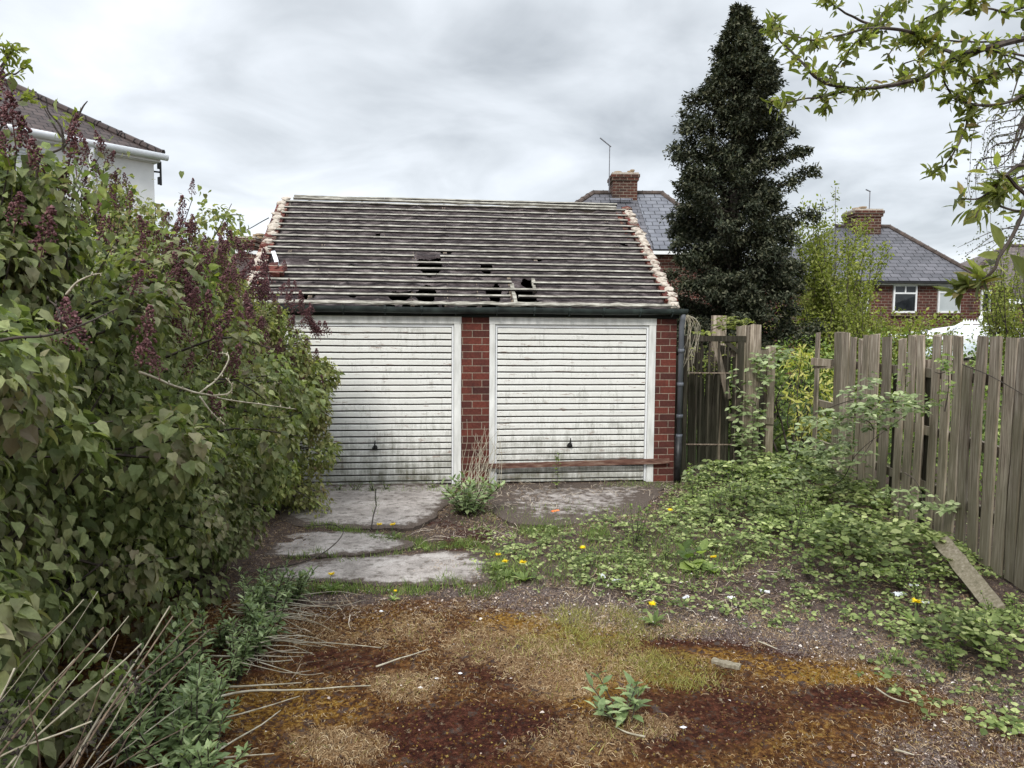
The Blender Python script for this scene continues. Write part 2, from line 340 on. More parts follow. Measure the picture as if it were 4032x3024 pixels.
t = NT('conservatory_roof', .4, .4); t.col((.62, .62, .64)); MT['poly'] = t.m
MT['lilac'] = leafmat('lilac_leaf', [(0, (.07, .092, .03)), (.4, (.138, .172, .064)), (.75, (.22, .255, .105)), (1, (.34, .36, .17))], purple=(.25, .18, .145), trans=.28, rough=.6)
MT['lilac_b'] = leafmat('far_lilac_leaf', [(0, (.085, .11, .028)), (.4, (.165, .195, .06)), (.75, (.26, .29, .10)), (1, (.42, .41, .16))], purple=(.28, .17, .13), trans=.28, rough=.6)
MT['flower'] = NT('lilac_buds', .7, .2); _t = MT['flower']; _t.col(_t.ramp(_t.geo.outputs['Random Per Island'], [(0, (.045, .018, .02)), (.5, (.12, .05, .055)), (1, (.25, .13, .13))])); MT['flower'] = _t.m
MT['herb'] = leafmat('herb_leaf', [(0, (.09, .125, .05)), (.5, (.175, .235, .10)), (1, (.32, .38, .19))], trans=.2, rough=.4)
MT['bramble'] = leafmat('bramble_leaf', [(0, (.06, .095, .022)), (.45, (.14, .195, .05)), (.85, (.235, .30, .085)), (1, (.36, .42, .15))], trans=.25, rough=.45, var=.5)
MT['bramble_b'] = leafmat('pale_bramble_leaf', [(0, (.09, .125, .045)), (.45, (.20, .25, .11)), (.85, (.33, .39, .2)), (1, (.44, .48, .27))], trans=.2, rough=.5, var=.4)
MT['cover'] = leafmat('ground_cover_leaf', [(0, (.055, .08, .02)), (.35, (.13, .17, .05)), (.75, (.24, .29, .10)), (1, (.42, .46, .2))], trans=.25, rough=.5, var=.55)
MT['grass'] = leafmat('grass_blade', [(0, (.07, .11, .03)), (.5, (.13, .19, .05)), (1, (.26, .3, .1))], trans=.25)
MT['ygrass'] = leafmat('yellow_grass_blade', [(0, (.16, .16, .04)), (.5, (.26, .25, .07)), (1, (.4, .37, .15))], trans=.25)
MT['cypress'] = leafmat('cypress_spray', [(0, (.018, .024, .014)), (.6, (.052, .060, .038)), (1, (.14, .138, .09))], trans=.05, rough=.9, var=.6)
MT['ygreen'] = leafmat('yellow_green_leaf', [(0, (.10, .12, .025)), (.5, (.18, .20, .045)), (1, (.3, .31, .09))], trans=.35)
MT['lime'] = leafmat('lime_shrub_leaf', [(0, (.3, .32, .07)), (.5, (.5, .48, .13)), (1, (.65, .6, .25))], trans=.3)
MT['plum'] = leafmat('fruit_tree_leaf', [(0, (.07, .08, .03)), (.5, (.15, .17, .05)), (.85, (.26, .28, .08)), (1, (.22, .16, .08))], trans=.45)
MT['birch'] = leafmat('birch_leaf', [(0, (.06, .07, .04)), (1, (.14, .15, .08))], trans=.3)
MT['yellow'] = simple('dandelion_yellow', (.85, .60, .005), (.95, .78, .02), 30, .6)
# ---------------------------------------------------------------- ground with its zones
def ell(px, py, L_):
    r = np.zeros_like(px)
    for cx, cy, rx, ry, wt in L_:
        q = ((px-cx)/rx)**2+((py-cy)/ry)**2; r = np.maximum(r, wt*np.clip(1.35-q, 0, 1))
    return r
def poldist(px, py, P, ys=1.):
    d = np.full(px.shape, 1e9); 
    for (x0, y0), (x1, y1) in zip(P[:-1], P[1:]):
        ax, ay = x1-x0, (y1-y0)*ys; t = np.clip(((px-x0)*ax+(py-y0)*ys*ay)/(ax*ax+ay*ay), 0, 1)
        d = np.minimum(d, np.hypot(px-x0-t*ax, (py-y0)*ys-t*ay))
    return d
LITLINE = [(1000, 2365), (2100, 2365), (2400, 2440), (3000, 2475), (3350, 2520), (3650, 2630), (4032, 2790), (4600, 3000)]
def zones(P):
    px, py = proj(P); wv = vnoise(np.asarray(P)*[1, 1, 0], 1.7)*60; wx = px+wv*2; wy = py+wv*.7
    mar = ell(wx, wy, [(2130, 2390, 230, 62, 1), (1850, 2900, 480, 170, 1), (2850, 2530, 330, 60, .9), (2750, 2850, 430, 170, .9), (2000, 2620, 250, 110, .8),
                       (1350, 2600, 260, 70, .7), (3350, 2760, 260, 70, .9), (900, 2620, 200, 100, .8), (1750, 2100, 120, 45, .8), (1850, 2130, 170, 50, 1), (1700, 2500, 200, 40, .6)])
    och = ell(wx, wy, [(2350, 2480, 450, 90, 1), (2500, 2720, 330, 130, .9), (3330, 2650, 320, 60, 1), (1150, 2800, 330, 130, .6), (1500, 2450, 250, 70, .5), (3100, 2600, 400, 80, .6), (2900, 2900, 500, 120, .4)])
    tan = ell(wx, wy, [(1560, 2690, 150, 60, 1), (1350, 2940, 210, 80, 1), (2480, 2870, 280, 60, 1), (2000, 2560, 260, 90, .8), (2230, 2650, 280, 120, 1), (1600, 2480, 260, 60, .7),
                       (2450, 2640, 260, 90, .8), (2300, 2960, 250, 70, .7), (1250, 2480, 250, 60, .5)])
    yg = ell(wx, wy, [(2500, 2470, 330, 65, 1), (2650, 2650, 260, 70, .8), (2350, 2560, 260, 60, .8), (3300, 2640, 150, 40, .3)])
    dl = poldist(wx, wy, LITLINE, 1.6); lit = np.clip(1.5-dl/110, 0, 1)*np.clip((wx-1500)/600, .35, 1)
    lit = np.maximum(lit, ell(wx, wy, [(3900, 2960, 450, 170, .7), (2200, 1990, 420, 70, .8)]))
    moss = np.clip((wy-2345-np.interp(wx, [2000, 2400, 3300, 3700, 4032, 4600], [0, 90, 150, 290, 430, 700]))/30, 0, 1)
    return mar, och, tan, yg, lit, moss
near = lambda P: .035*vnoise(P*[1, 1, 0], .9)+.014*vnoise(P*[1, 1, 0], 5)+.006*vnoise(P*[1, 1, 0], 17)
def gz(P):
    P = np.atleast_2d(P).astype(float); q = P.copy(); q[:, 2] = 0; h = near(q)
    g = q-GO; u = g@EU; v = g@EV; onslab = np.clip((v+1.9)/.6, 0, 1)*(u < 3.2)
    return h*(1-.85*onslab)-.012
xs = np.concatenate([[-90, -40, -18, -9], np.arange(-5.5, 6.5, .035), [9, 16, 40, 90]]); ys = np.concatenate([[-60, -20, -5, 0], np.arange(1.2, 11.5, .035), [14, 20, 35, 60, 120]])
X, Y = np.meshgrid(xs, ys, indexing='ij'); PG = np.stack([X.ravel(), Y.ravel(), np.zeros(X.size)], -1)
Zg = gz(PG).reshape(X.shape); mb = MB(); V, Fq = sheet(X, Y, Zg); mb.add(V, Fq[:, ::-1].copy()[:, [3, 2, 1, 0]])
t = NT('mossy_ground', .95, .12)
va = t.N.new('ShaderNodeVertexColor'); va.layer_name = 'zone_a'; vb = t.N.new('ShaderNodeVertexColor'); vb.layer_name = 'zone_b'
sa = t.N.new('ShaderNodeSeparateColor'); sb = t.N.new('ShaderNodeSeparateColor'); t.L.new(va.outputs[0], sa.inputs[0]); t.L.new(vb.outputs[0], sb.inputs[0])
wp = t.map(src='World'); n = t.noise(6, 8, .68, wp); n2 = t.noise(38, 6, .7, wp); n3 = t.noise(130, 4, .7, wp); n4 = t.noise(14, 5, .65, wp)
nm_ = t.math('ADD', t.math('MULTIPLY', t.math('SUBTRACT', n4, .5), 3.2), t.math('MULTIPLY', t.math('SUBTRACT', n2, .5), 2.2))
def msk(ch, amt=.9): return t.math('MULTIPLY', t.ramp(t.math('ADD', ch, nm_), [(.40, 0), (.85, 1)]), amt)
soil = t.ramp(n2, [(.3, (.035, .024, .02)), (.55, (.10, .072, .06)), (.75, (.22, .17, .145))])
moss = t.ramp(n2, [(.34, (.018, .006, .003)), (.5, (.085, .034, .010)), (.68, (.24, .125, .04))])
c = t.mix(msk(sb.outputs[2], 1), soil, moss)
c = t.mix(msk(sa.outputs[1]), c, t.ramp(n2, [(.34, (.055, .022, .003)), (.5, (.20, .10, .014)), (.68, (.38, .24, .055))]))
c = t.mix(msk(sa.outputs[0]), c, t.ramp(n2, [(.34, (.010, .003, .003)), (.52, (.042, .011, .007)), (.72, (.14, .045, .03))]))
c = t.mix(msk(sa.outputs[2], .7), c, t.ramp(n3, [(.36, (.05, .024, .01)), (.5, (.22, .13, .06)), (.64, (.48, .34, .19))]))
c = t.mix(msk(sb.outputs[0], .6), c, t.ramp(n3, [(.36, (.06, .045, .008)), (.64, (.30, .25, .06))]))
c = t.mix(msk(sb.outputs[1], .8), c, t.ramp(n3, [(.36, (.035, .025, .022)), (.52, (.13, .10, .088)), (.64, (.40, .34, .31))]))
wy_ = t.sepxyz(wp)[1]; gfar = t.ramp(t.math('MULTIPLY', t.math('SUBTRACT', wy_, 9.6), .5, True), [(0, 0), (.4, 1)])
c = t.mix(gfar, c, t.ramp(n2, [(.3, (.03, .045, .015)), (.7, (.09, .12, .04))]))
t.col(c); b1 = t.bump(n2, .02, 1.); t.bump(n3, .006, 1., b1)
gr = mb.build('ground', t.m, smooth=True); tag(gr, kind='structure')
Vg = V; mar, och, tan, yg, lit, moss_ = zones(Vg)
for nm, ch in (('zone_a', (mar, och, tan)), ('zone_b', (yg, lit, moss_))):
    at = gr.data.color_attributes.new(nm, 'FLOAT_COLOR', 'POINT'); at.data.foreach_set('color', np.stack([*ch, np.ones(len(Vg))], -1).astype(np.float32).ravel())
# concrete slabs
def smoothpoly(P, n=40):
    Q = np.array(P+[P[0]], float); return curve(Q, n)[:-1]
SLABS = [('large cracked concrete slab in front of the left garage door', [(1100, 2050), (1160, 1920), (1780, 1908), (1790, 1930), (1735, 2008), (1640, 2075), (1560, 2085), (1230, 2080)]),
         ('middle concrete slab between two weed filled joints', [(1050, 2165), (1094, 2112), (1235, 2097), (1529, 2108), (1600, 2132), (1605, 2155), (1411, 2186), (1176, 2195), (1050, 2190)]),
         ('long pale concrete slab edged by a strip of grass', [(1050, 2250), (1294, 2204), (1588, 2190), (1764, 2172), (1882, 2188), (1935, 2222), (1945, 2275), (1823, 2297), (1646, 2305), (1411, 2300), (1050, 2290)]),
         ('debris covered concrete slab in front of the right garage door', [(1950, 1912), (2560, 1900), (2600, 1935), (2480, 2030), (2200, 2070), (1980, 2050), (1930, 1980)])]
for lab, P in SLABS:
    Q = smoothpoly(P, 60); G = np.array([ground(x, y) for x, y in Q]); G = curve(np.vstack([G, G[:1]]), 240)[:-1]; G += (.035*np.stack([vnoise(G+3, 4), vnoise(G+9, 4), 0*G[:, 0]], -1)+.016*np.stack([vnoise(G+3, 19), vnoise(G+9, 19), 0*G[:, 0]], -1)); c0 = G.mean(0)
    rings = [G*[1, 1, 0]+[0, 0, -.05], G*[1, 1, 0]+[0, 0, .006], c0*[1, 1, 0]+(G-c0)*[.975, .975, 0]+[0, 0, .012]]
    V = np.vstack(rings+[[c0*[1, 1, 0]+[0, 0, .026]]]); n = len(G); Fq = []
    for k in (0, 1): Fq += [[k*n+i, k*n+(i+1) % n, (k+1)*n+(i+1) % n, (k+1)*n+i] for i in range(n)]
    V = V[:-1]; ws = [.93, .84, .7, .5, .25]
    V = np.vstack([V]+[c0*[1, 1, 0]+(G-c0)*[w_, w_, 0]+[0, 0, .016] for w_ in ws]+[[c0*[1, 1, 0]+[0, 0, .017]]]); nr_ = 3+len(ws)
    for k in range(2, nr_-1): Fq += [[k*n+i, k*n+(i+1) % n, (k+1)*n+(i+1) % n, (k+1)*n+i] for i in range(n)]
    Fq += [[(nr_-1)*n+i, (nr_-1)*n+(i+1) % n, nr_*n] for i in range(n)]
    V[:, 2] += .006*vnoise(V*[1, 1, 0], 3)
    o = MB().add(V, Fq).build('concrete_slab', MT['concrete']); dv_ = np.concatenate([[1]*n, [1]*n, [1]*n, [.75]*n, [.45]*n, [.25]*n, [.1]*n, [0]*n, [0]])+(.48 if 'debris' in lab else .05)
    at = o.data.color_attributes.new('dirt', 'FLOAT_COLOR', 'POINT'); at.data.foreach_set('color', np.stack([dv_]*3+[1+0*dv_], -1).astype(np.float32).ravel())
    tag(o, lab, 'concrete slab', 'concrete slabs in front of the garage')
mb = MB()
for P in ([(1480, 1925), (1478, 1960), (1482, 1990), (1470, 2030), (1462, 2082)],):
    mb.add(*tube([ground(x, y, .018) for x, y in P], [.006]*5, 5))
mb.build('weedy_crack', MT['dark'], [o for o in bpy.data.objects if o.name.startswith('concrete_slab')][0])
# ---------------------------------------------------------------- garage (local frame: x along the front, y into the building)
gar = thing('brick_garage', GO, 'derelict double garage of red brick with two white ribbed doors and a stripped battened roof', 'garage', GA)
UL, UR, VB, ZE, ZR, VR = -2.74, 2.50, 4.7, 2.17, 3.80, 2.33
DZ = 2.035; D1 = (-2.265, -.188); D2 = (.157, 2.232); T = .21
for u0, u1, nm in ((UL, D1[0], 'brick_pier'), (D1[1], D2[0], 'brick_pier'), (D2[1], UR, 'brick_pier')):
    MB().add(*box(u0, u1, 0, T, -.05, DZ)).build(nm, MT['brick'], gar)
MB().add(*box(UL, UR, .004, T, DZ, ZE-.02)).build('lintel', MT['dark'], gar)
sl = (ZR-ZE)/VR
for u0, u1 in ((UL, UL+T), (UR-T, UR)):
    P = [(u0, T, -.05), (u0, VB, -.05), (u0, VB, ZE-.05), (u0, VR, ZR-.06), (u0, T, ZE+.14-.06)]
    MB().add(*prism(P, (0, 0, 0), (u1-u0, 0, 0))).build('side_wall', MT['brick_side'], gar)
MB().add(*box(UL+T, UR-T, VB-T, VB, -.05, ZE)).build('back_wall', MT['brick'], gar)
MB().add(*box(UL+T, UR-T, T+.3, VB-T, -.04, .03)).build('floor_slab', MT['dark'], gar)
def roofpt(u, s):   # s = 0 at ridge, 1 at eave
    v = VR+(-.09-VR)*s; return np.array([u, v, ZR+(ZE-.0-ZR)*s])
RN = norm(np.array([0, -(ZR-ZE), VR+.09])); RD = norm(np.array([0, -(VR+.09), -(ZR-ZE)]))
def roof_hit(px, py):
    d = ray(px, py); o_ = toG(CAM); dl = np.array([d@EU, d@EV, d[2]]); r0 = roofpt(0, 0)
    tt = ((r0-o_)@RN)/(dl@RN); p = o_+dl*tt; return p[0], (VR-p[1])/(VR+.09)
# rafters
for u in np.arange(UL+.35, UR-.2, .405):
    a, b = roofpt(u, .02), roofpt(u, .985); MB().add(*beam(a-RN*.085, b-RN*.085, .045, .1, RN)).build('rafter', MT['rafter'], gar)
MB().add(*box(UL+T, UR-T, VR-.012, VR+.012, ZR-.2, ZR-.03)).build('ridge_board', MT['dark'], gar)
# felt with tears
nu, ns = 620, 250
uu, ss = np.meshgrid(np.linspace(UL+.13, UR-.12, nu), np.linspace(.0, 1.0, ns), indexing='ij')
HOLES = [(1688, 1018, 42, 14), (1690, 1044, 40, 26), (1757, 983, 18, 6), (1914, 1042, 24, 19), (1206, 1152, 28, 13), (1575, 1152, 34, 17), (1612, 1190, 30, 15), (1682, 1165, 30, 44), (1690, 1190, 38, 18),
         (1945, 1140, 22, 36), (1935, 1190, 34, 16), (2072, 1138, 32, 38), (2066, 1178, 44, 28), (1752, 1192, 14, 10), (2108, 1012, 20, 6), (2458, 949, 18, 4), (1990, 1200, 40, 8), (1385, 1148, 12, 8), (1392, 1042, 18, 4),
         (1540, 1190, 16, 8), (1818, 1200, 12, 8), (1120, 835, 8, 9), (2120, 1196, 14, 8), (2030, 1150, 26, 16), (1487, 910, 8, 5), (1860, 1195, 20, 6)]
raf = np.abs(((uu-(UL+.35))/.405) % 1-.5)*2      # 1 at a rafter
P2 = np.stack([uu, ss*2.9, 0*uu], -1)
sag = -.016-.045*(1-raf**2)*(.6+.5*vnoise(P2, 1.3))-.010*vnoise(P2, 9)-.01*np.abs(np.sin(ss*18*math.pi))*(.6+vnoise(P2, 3))
W3 = roofpt(0, 0)+uu[..., None]*[1, 0, 0]+(ss[..., None])*(roofpt(0, 1)-roofpt(0, 0))
Ww = W3[..., :1]*EU+W3[..., 1:2]*EV+[0, 0, 1]*W3[..., 2:]+GO
hpx, hpy = proj(Ww.reshape(-1, 3)); q = vnoise(P2, 14).ravel()*.5+vnoise(P2, 5).ravel()*.5
inh = np.zeros(len(hpx), bool); edge = np.full(len(hpx), 9.)
for cx, cy, rx, ry in HOLES:
    fb_ = 1.25 if cy > 1100 else 1.08; dd = ((hpx-cx)/(rx*fb_))**2+((hpy-cy)/(ry*fb_))**2+q; inh |= dd < 1; edge = np.minimum(edge, dd)
curl = np.clip(2.6-edge, 0, 1.6)*.016; W3 = W3+RN*(sag-curl.reshape(sag.shape)*(1-raf))[..., None]
V, Fq = sheet(W3[..., 0], W3[..., 1], W3[..., 2]); Fq = Fq[~inh[Fq].any(1)]
ft = MB().add(V, Fq).build('roofing_felt', MT['felt'], gar, True)
P = [roofpt(UL+.13, 0)-RN*.02, roofpt(UR-.12, 0)-RN*.02]
MB().add(np.array([P[0], P[1], (UR-.12, VB+.08, ZE), (UL+.13, VB+.08, ZE)]), [[0, 1, 2, 3]]).build('back_roof_slope', MT['felt'], gar)
# battens
BY = [790, 812, 834, 855, 877, 899, 921, 944, 968, 991, 1015, 1040, 1063, 1088, 1114, 1141, 1168]
GAP = {10: [(1632, 1733)], 11: [(1030, 1216)], 14: [(2014, 2098)], 16: [(2010, 2040)]}
rs = np.random.RandomState(5)
for k, y in enumerate(BY):
    s = roof_hit(1650, y)[1]; a, b = UL+.03+rs.rand()*.06, UR-.04-rs.rand()*.09
    if k == 0: a, b = UL+.17, UR-.17
    cuts = [a]
    for x0, x1 in GAP.get(k, []): cuts += [roof_hit(x0, y)[0], roof_hit(x1, y)[0]]
    cuts.append(b)
    for i in range(0, len(cuts), 2):
        lo, hi = cuts[i], cuts[i+1]
        js = [lo]+[x for x in sorted((rs.rand(2)*4.6-2.2).tolist()) if lo+.5 < x < hi-.5 and rs.rand() < .8]+[hi]
        for j0, j1 in zip(js[:-1], js[1:]):
            n = max(2, int((j1-j0)/.12)); us = np.linspace(j0, j1-.004, n); off = rs.randn()*.0025
            wob = np.array([[vnoise(np.array([u, k*3., 1.]), 1.1)*.007+off, vnoise(np.array([u, k*7., 5.]), 2.3)*.004] for u in us])
            V = []
            for u, (w1, w2) in zip(us, wob):
                c0 = roofpt(u, s)+RD*w1+RN*(.010+w2)
                for dx, dz in ((-.019, 0), (.019, 0), (.019, .024), (-.019, .024)): V.append(c0+RD*dx+RN*dz)
            Fb = []
            for m in range(n-1):
                for j in range(4): Fb.append([4*m+j, 4*m+4+j, 4*m+4+(j+1) % 4, 4*m+(j+1) % 4])
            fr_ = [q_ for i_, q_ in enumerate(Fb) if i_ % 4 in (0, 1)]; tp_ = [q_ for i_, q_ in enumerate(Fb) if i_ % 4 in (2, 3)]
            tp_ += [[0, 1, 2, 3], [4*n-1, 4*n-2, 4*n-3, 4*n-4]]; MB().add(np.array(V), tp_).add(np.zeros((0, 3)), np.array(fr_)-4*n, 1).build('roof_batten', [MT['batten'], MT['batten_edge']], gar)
# ridge strip and eave timber
MB().add(*beam(roofpt(UL+.17, .0)+RN*.02, roofpt(UR-.2, .0)+RN*.012, .05, .03, RN, 30, .003)).build('ridge_batten', MT['batten'], gar)
MB().add(*beam(roofpt(UL+.05, .985)+RN*.008, roofpt(UR-.04, .985)+RN*.008, .06, .018, RN, 50, .004)).build('eave_batten', MT['batten'], gar)
# verge: lumps of mortar and broken brick along both gables
for side in (0, 1):
    mb = MB(); mbr = MB(); n = 24
    for k in range(n):
        s = (k+.5)/n; u = (UL+.05 if side == 0 else UR-.05)+rs.randn()*.012; c0 = roofpt(u, s)+RN*(.012+rs.rand()*.02)
        ph = 8; TH = np.linspace(0, 2*math.pi, ph, endpoint=False); rings = []
        for lv, (rr, hh) in enumerate(((1.0, -.09), (1.05, -.01), (.8, .014), (.35, .026))):
            rr = rr*(1+.24*rs.randn(ph)); rings.append(c0+np.outer(np.cos(TH)*rr*.068, [1, 0, 0])+np.outer(np.sin(TH)*rr*.058, RD)+RN*hh)
        Fq = [[lv*ph+i, lv*ph+(i+1) % ph, (lv+1)*ph+(i+1) % ph, (lv+1)*ph+i] for lv in range(3) for i in range(ph)]+[[3*ph+i for i in range(ph)]]
        (mb if rs.rand() < .86 else mbr).add(np.vstack(rings), Fq)
    if side == 0:
        for _ in range(7):
            u, s = UL+.16+rs.rand()*.2, .70+rs.rand()*.08; mbr.add(*obox(roofpt(u, s)+RN*.03, norm(rs.randn(3)*.3+[1, 0, 0]), RD, RN, .11, .09, .06))
    mb.build('verge_mortar', MT['mortar'], gar)
    mbr.add(*obox(roofpt(UL+.05 if side == 0 else UR-.06, .5)-RN*.01, np.array([1, 0, 0]), RD, RN, .16, 2.6, .05)); mbr.build('verge_brickwork', MT['brick_side'], gar)
P = [roofpt(*roof_hit(x, y)) for x, y in ((1078, 1008), (1090, 1040), (1094, 1062))]; mb = MB()
mb.add(*beam(P[0]+RN*.07, P[1]+RN*.05, .05, .006, RN)); mb.add(*beam(P[1]+RN*.05, P[2]+RN*.02, .05, .006, RN)); mb.build('torn_flashing', MT['paper'], gar)
# rafter splint showing pale in the big hole
for x0, y0, x1, y1 in ((2013, 1120, 2034, 1200), (2098, 1098, 2106, 1145)):
    MB().add(*beam(roofpt(*roof_hit(x0, y0))-RN*.0, roofpt(*roof_hit(x1, y1))-RN*.01, .045, .03, RN, 5, .003)).build('broken_rafter', MT['batten'], gar)
# fascia, gutter, brackets, pipe
MB().add(*box(UL-.02, UR+.02, -.035, -.012, 2.045, 2.150)).build('fascia', MT['fascia'], gar)
th = np.linspace(math.pi, 2*math.pi, 9); prof = [(-.095+.055*math.cos(a), 2.135+.055*math.sin(a)) for a in th]; prof = [(-.15, 2.15)]+prof+[(-.04, 2.15)]
gu = np.linspace(UL-.05, UR+.09, 40); PX, PU = np.meshgrid(np.arange(len(prof)), gu, indexing='ij')
PY = np.array([p[0] for p in prof])[:, None]+0*PU; PZ = np.array([p[1] for p in prof])[:, None]+.004*np.sin(PU*3)+.001*PU
V, Fq = sheet(PU, PY, PZ); g = MB().add(V, Fq); V2, F2 = sheet(PU, PY*.97-.003, PZ+.004); g.add(V2, F2[:, ::-1]); gut = g.build('gutter', MT['gutter'], gar, True)
for x in (1225, 1350, 1515, 1660, 1796, 1958, 2106, 2244, 2379, 2524, 2650):
    u = gp(x, 1225, -.15)[0]; m = MB()
    for a0, a1 in zip(th[:-1], th[1:]):
        p0, p1 = (u, -.095+.060*math.cos(a0), 2.132+.060*math.sin(a0)), (u, -.095+.060*math.cos(a1), 2.132+.060*math.sin(a1)); m.add(*beam(p0, p1, .006, .03, (0, 1, .01)))
    m.add(*box(u-.014, u+.014, -.16, -.153, 2.12, 2.165)); m.build('gutter_bracket', MT['gutter'], gut)
pu = UR+.045; mp = MB().add(*tube([(pu, -.095, 2.10), (pu, -.085, 2.03), (pu, -.05, 1.95), (pu, -.05, .55)], .034, 12)); pp = mp.build('downpipe', MT['pipe'], gar, True)
MB().add(*tube([(pu-.005, -.05, .56), (pu-.008, -.05, -.02)], .046, 12)).build('lower_pipe', MT['black'], pp, True)
for z in (1.62, 1.2, .8, .55): MB().add(*tube([(pu, -.05, z), (pu, -.05, z+.05)], .041, 12)).build('pipe_collar', MT['pipe'], pp, True)
# doors
for (u0, u1), hx, hy in ((D1, 1477, 1752), (D2, 2243, 1742)):
    j = .068; fr = MB().add(*box(u0, u0+j, -.012, .08, 0, DZ-.075)).add(*box(u1-j*1.25, u1, -.012, .08, -.01, DZ-.075)).add(*box(u0-.004, u1+.004, -.016, .08, DZ-.075, DZ+.012)).build('door_frame', MT['whitewood'], gar)
    a, b = u0+j+.004, u1-j*1.25-.004; mt_ = MB().add(*box(a, a+.022, .01, .05, 0, DZ-.08)).add(*box(b-.022, b, .01, .05, 0, DZ-.08)).add(*box(a+.022, b-.022, .012, .05, DZ-.115, DZ-.079)); mt_.build('metal_subframe', MT['upvc'], gar)
    a += .026; b -= .026; top = DZ-.122; nr = 24; pit = (top-.035)/nr; prof = []
    for k in range(nr):
        z = top-k*pit; prof += [(.040, z), (.024, z-.002), (.022, z-.012), (.025, z-pit+.018), (.034, z-pit+.012), (.050, z-pit+.007)]
    prof += [(.045, .035), (.022, .034), (.022, .012), (.05, .010)]
    un = np.linspace(a, b, 50); PU, _ = np.meshgrid(un, np.arange(len(prof))); PY = np.array([p[0] for p in prof])[:, None]+0*PU; PZ = np.array([p[1] for p in prof])[:, None]+0*PU
    Q = np.stack([PU, PY, PZ], -1); PY = PY+.0035*vnoise(Q, 2.2)+.0012*vnoise(Q, 9); PZ = PZ+.0022*vnoise(Q+5, 4)
    V, Fq = sheet(PU, PY, PZ); m_i = 6*nr; nx = len(un)
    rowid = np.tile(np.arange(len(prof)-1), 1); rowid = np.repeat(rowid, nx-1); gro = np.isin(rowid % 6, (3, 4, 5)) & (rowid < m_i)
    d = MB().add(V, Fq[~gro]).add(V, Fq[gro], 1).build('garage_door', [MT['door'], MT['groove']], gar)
    h = gp(hx, hy, .02); hu, hz = h[0], h[2]; m = MB()
    m.add(*tube([(hu, .028, hz-.03), (hu, .012, hz-.03)], .028, 14)); m.add(*tube([(hu, .012, hz-.03), (hu, -.022, hz-.026)], .012, 10)); m.add(*tube([(hu, -.018, hz-.036), (hu, -.022, hz+.015), (hu+.003, -.02, hz+.06)], [.014, .009, .006], 8))
    m.add(*box(hu-.035, hu+.03, -.004, .02, hz-.05, hz-.028)); m.build('door_handle', MT['black'], d)
# plank leaning across the right door
a = fromG([.10, -.05, .225]); b = fromG([2.425, -.045, .262]); o = MB().add(*beam(a, b, .024, .062, (0, 0, 1), 24, .0015)).build('timber_plank', MT['rust'])
tag(o, 'rust brown timber plank laid across the foot of the right garage door', 'plank')
# ---------------------------------------------------------------- fence on the right
FL = [(3.20, 2.6), (3.47, 3.6), (3.724, 5.24), (3.909, 6.484), (4.018, 8.76), (4.05, 9.5)]
def on_fence(px):
    d = ray(px, 1320)[:2]
    for (x0, y0), (x1, y1) in zip(FL[:-1], FL[1:]):
        A_ = np.array([[d[0], -(x1-x0)], [d[1], -(y1-y0)]]); s, u = np.linalg.solve(A_, np.array([x0, y0]))
        if -1e-6 <= u <= 1+1e-6 and s > 0: return np.array([d[0]*s, d[1]*s]), norm(np.array([x1-x0, y1-y0]))
    return None
def ztop(px, py, p):     # height at plan point p seen at pixel row py
    dd = math.hypot(*p); d = ray(px, py); tt = dd/math.hypot(d[0], d[1]); return H+d[2]*tt
def plank(c, tdir, wd, z0, z1, th=.02, rs=RS, lean=0., nrm=None):
    tdir = np.array([tdir[0], tdir[1], 0]); nr = np.array([-tdir[1], tdir[0], 0]); rows = 9; V = []
    bow = rs.randn()*.012; edge = rs.randn(rows)*.004
    for k in range(rows):
        t_ = k/(rows-1); z = z0+(z1-z0)*t_; cc = np.array([c[0], c[1], z])+tdir*(lean*(t_-.5)+edge[k])+nr*(bow*math.sin(t_*3.1))
        for sx, sy in ((-.5, -.2), (-.42, -.56), (.42, -.52), (.5, -.2), (.5, .5), (-.5, .5)): V.append(cc+tdir*sx*wd*(1+edge[k]*2)+nr*sy*th)
    V = np.array(V); top = V[-6:]; top[:, 2] += rs.randn(6)*.008; Fq = []
    for k in range(rows-1):
        for j in range(6): Fq.append([6*k+j, 6*k+(j+1) % 6, 6*k+6+(j+1) % 6, 6*k+6+j])
    Fq += [[5, 4, 3, 2, 1, 0], [6*(rows-1)+i for i in range(6)]]; return V, Fq
fn_ = thing('board_fence', (3.9, 6.5, 0), 'tall weathered grey board fence running along the right side of the yard', 'fence')
Z6 = lambda a: 3132+a/2.458
Z6y = lambda a: 1200+a/2.458
BD = [(205, 245, 268), (370, 455, 265), (460, 541, 270), (546, 602, 320), (606, 640, 335), (665, 727, 295), (735, 832, 290), (850, 945, 310), (992, 1065, 320), (1085, 1168, 298), (1190, 1266, 295),
      (1345, 1422, 295), (1440, 1528, 297), (1533, 1628, 300), (1632, 1727, 600), (1778, 1882, 310), (1898, 2014, 310), (2022, 2146, 320), (2152, 2262, 322), (2272, 2392, 318), (2402, 2530, 330), (2545, 2680, 325), (2692, 2830, 330), (2846, 3000, 322)]
rs = np.random.RandomState(11); BASE = np.array([3.9, 6.5, 0])
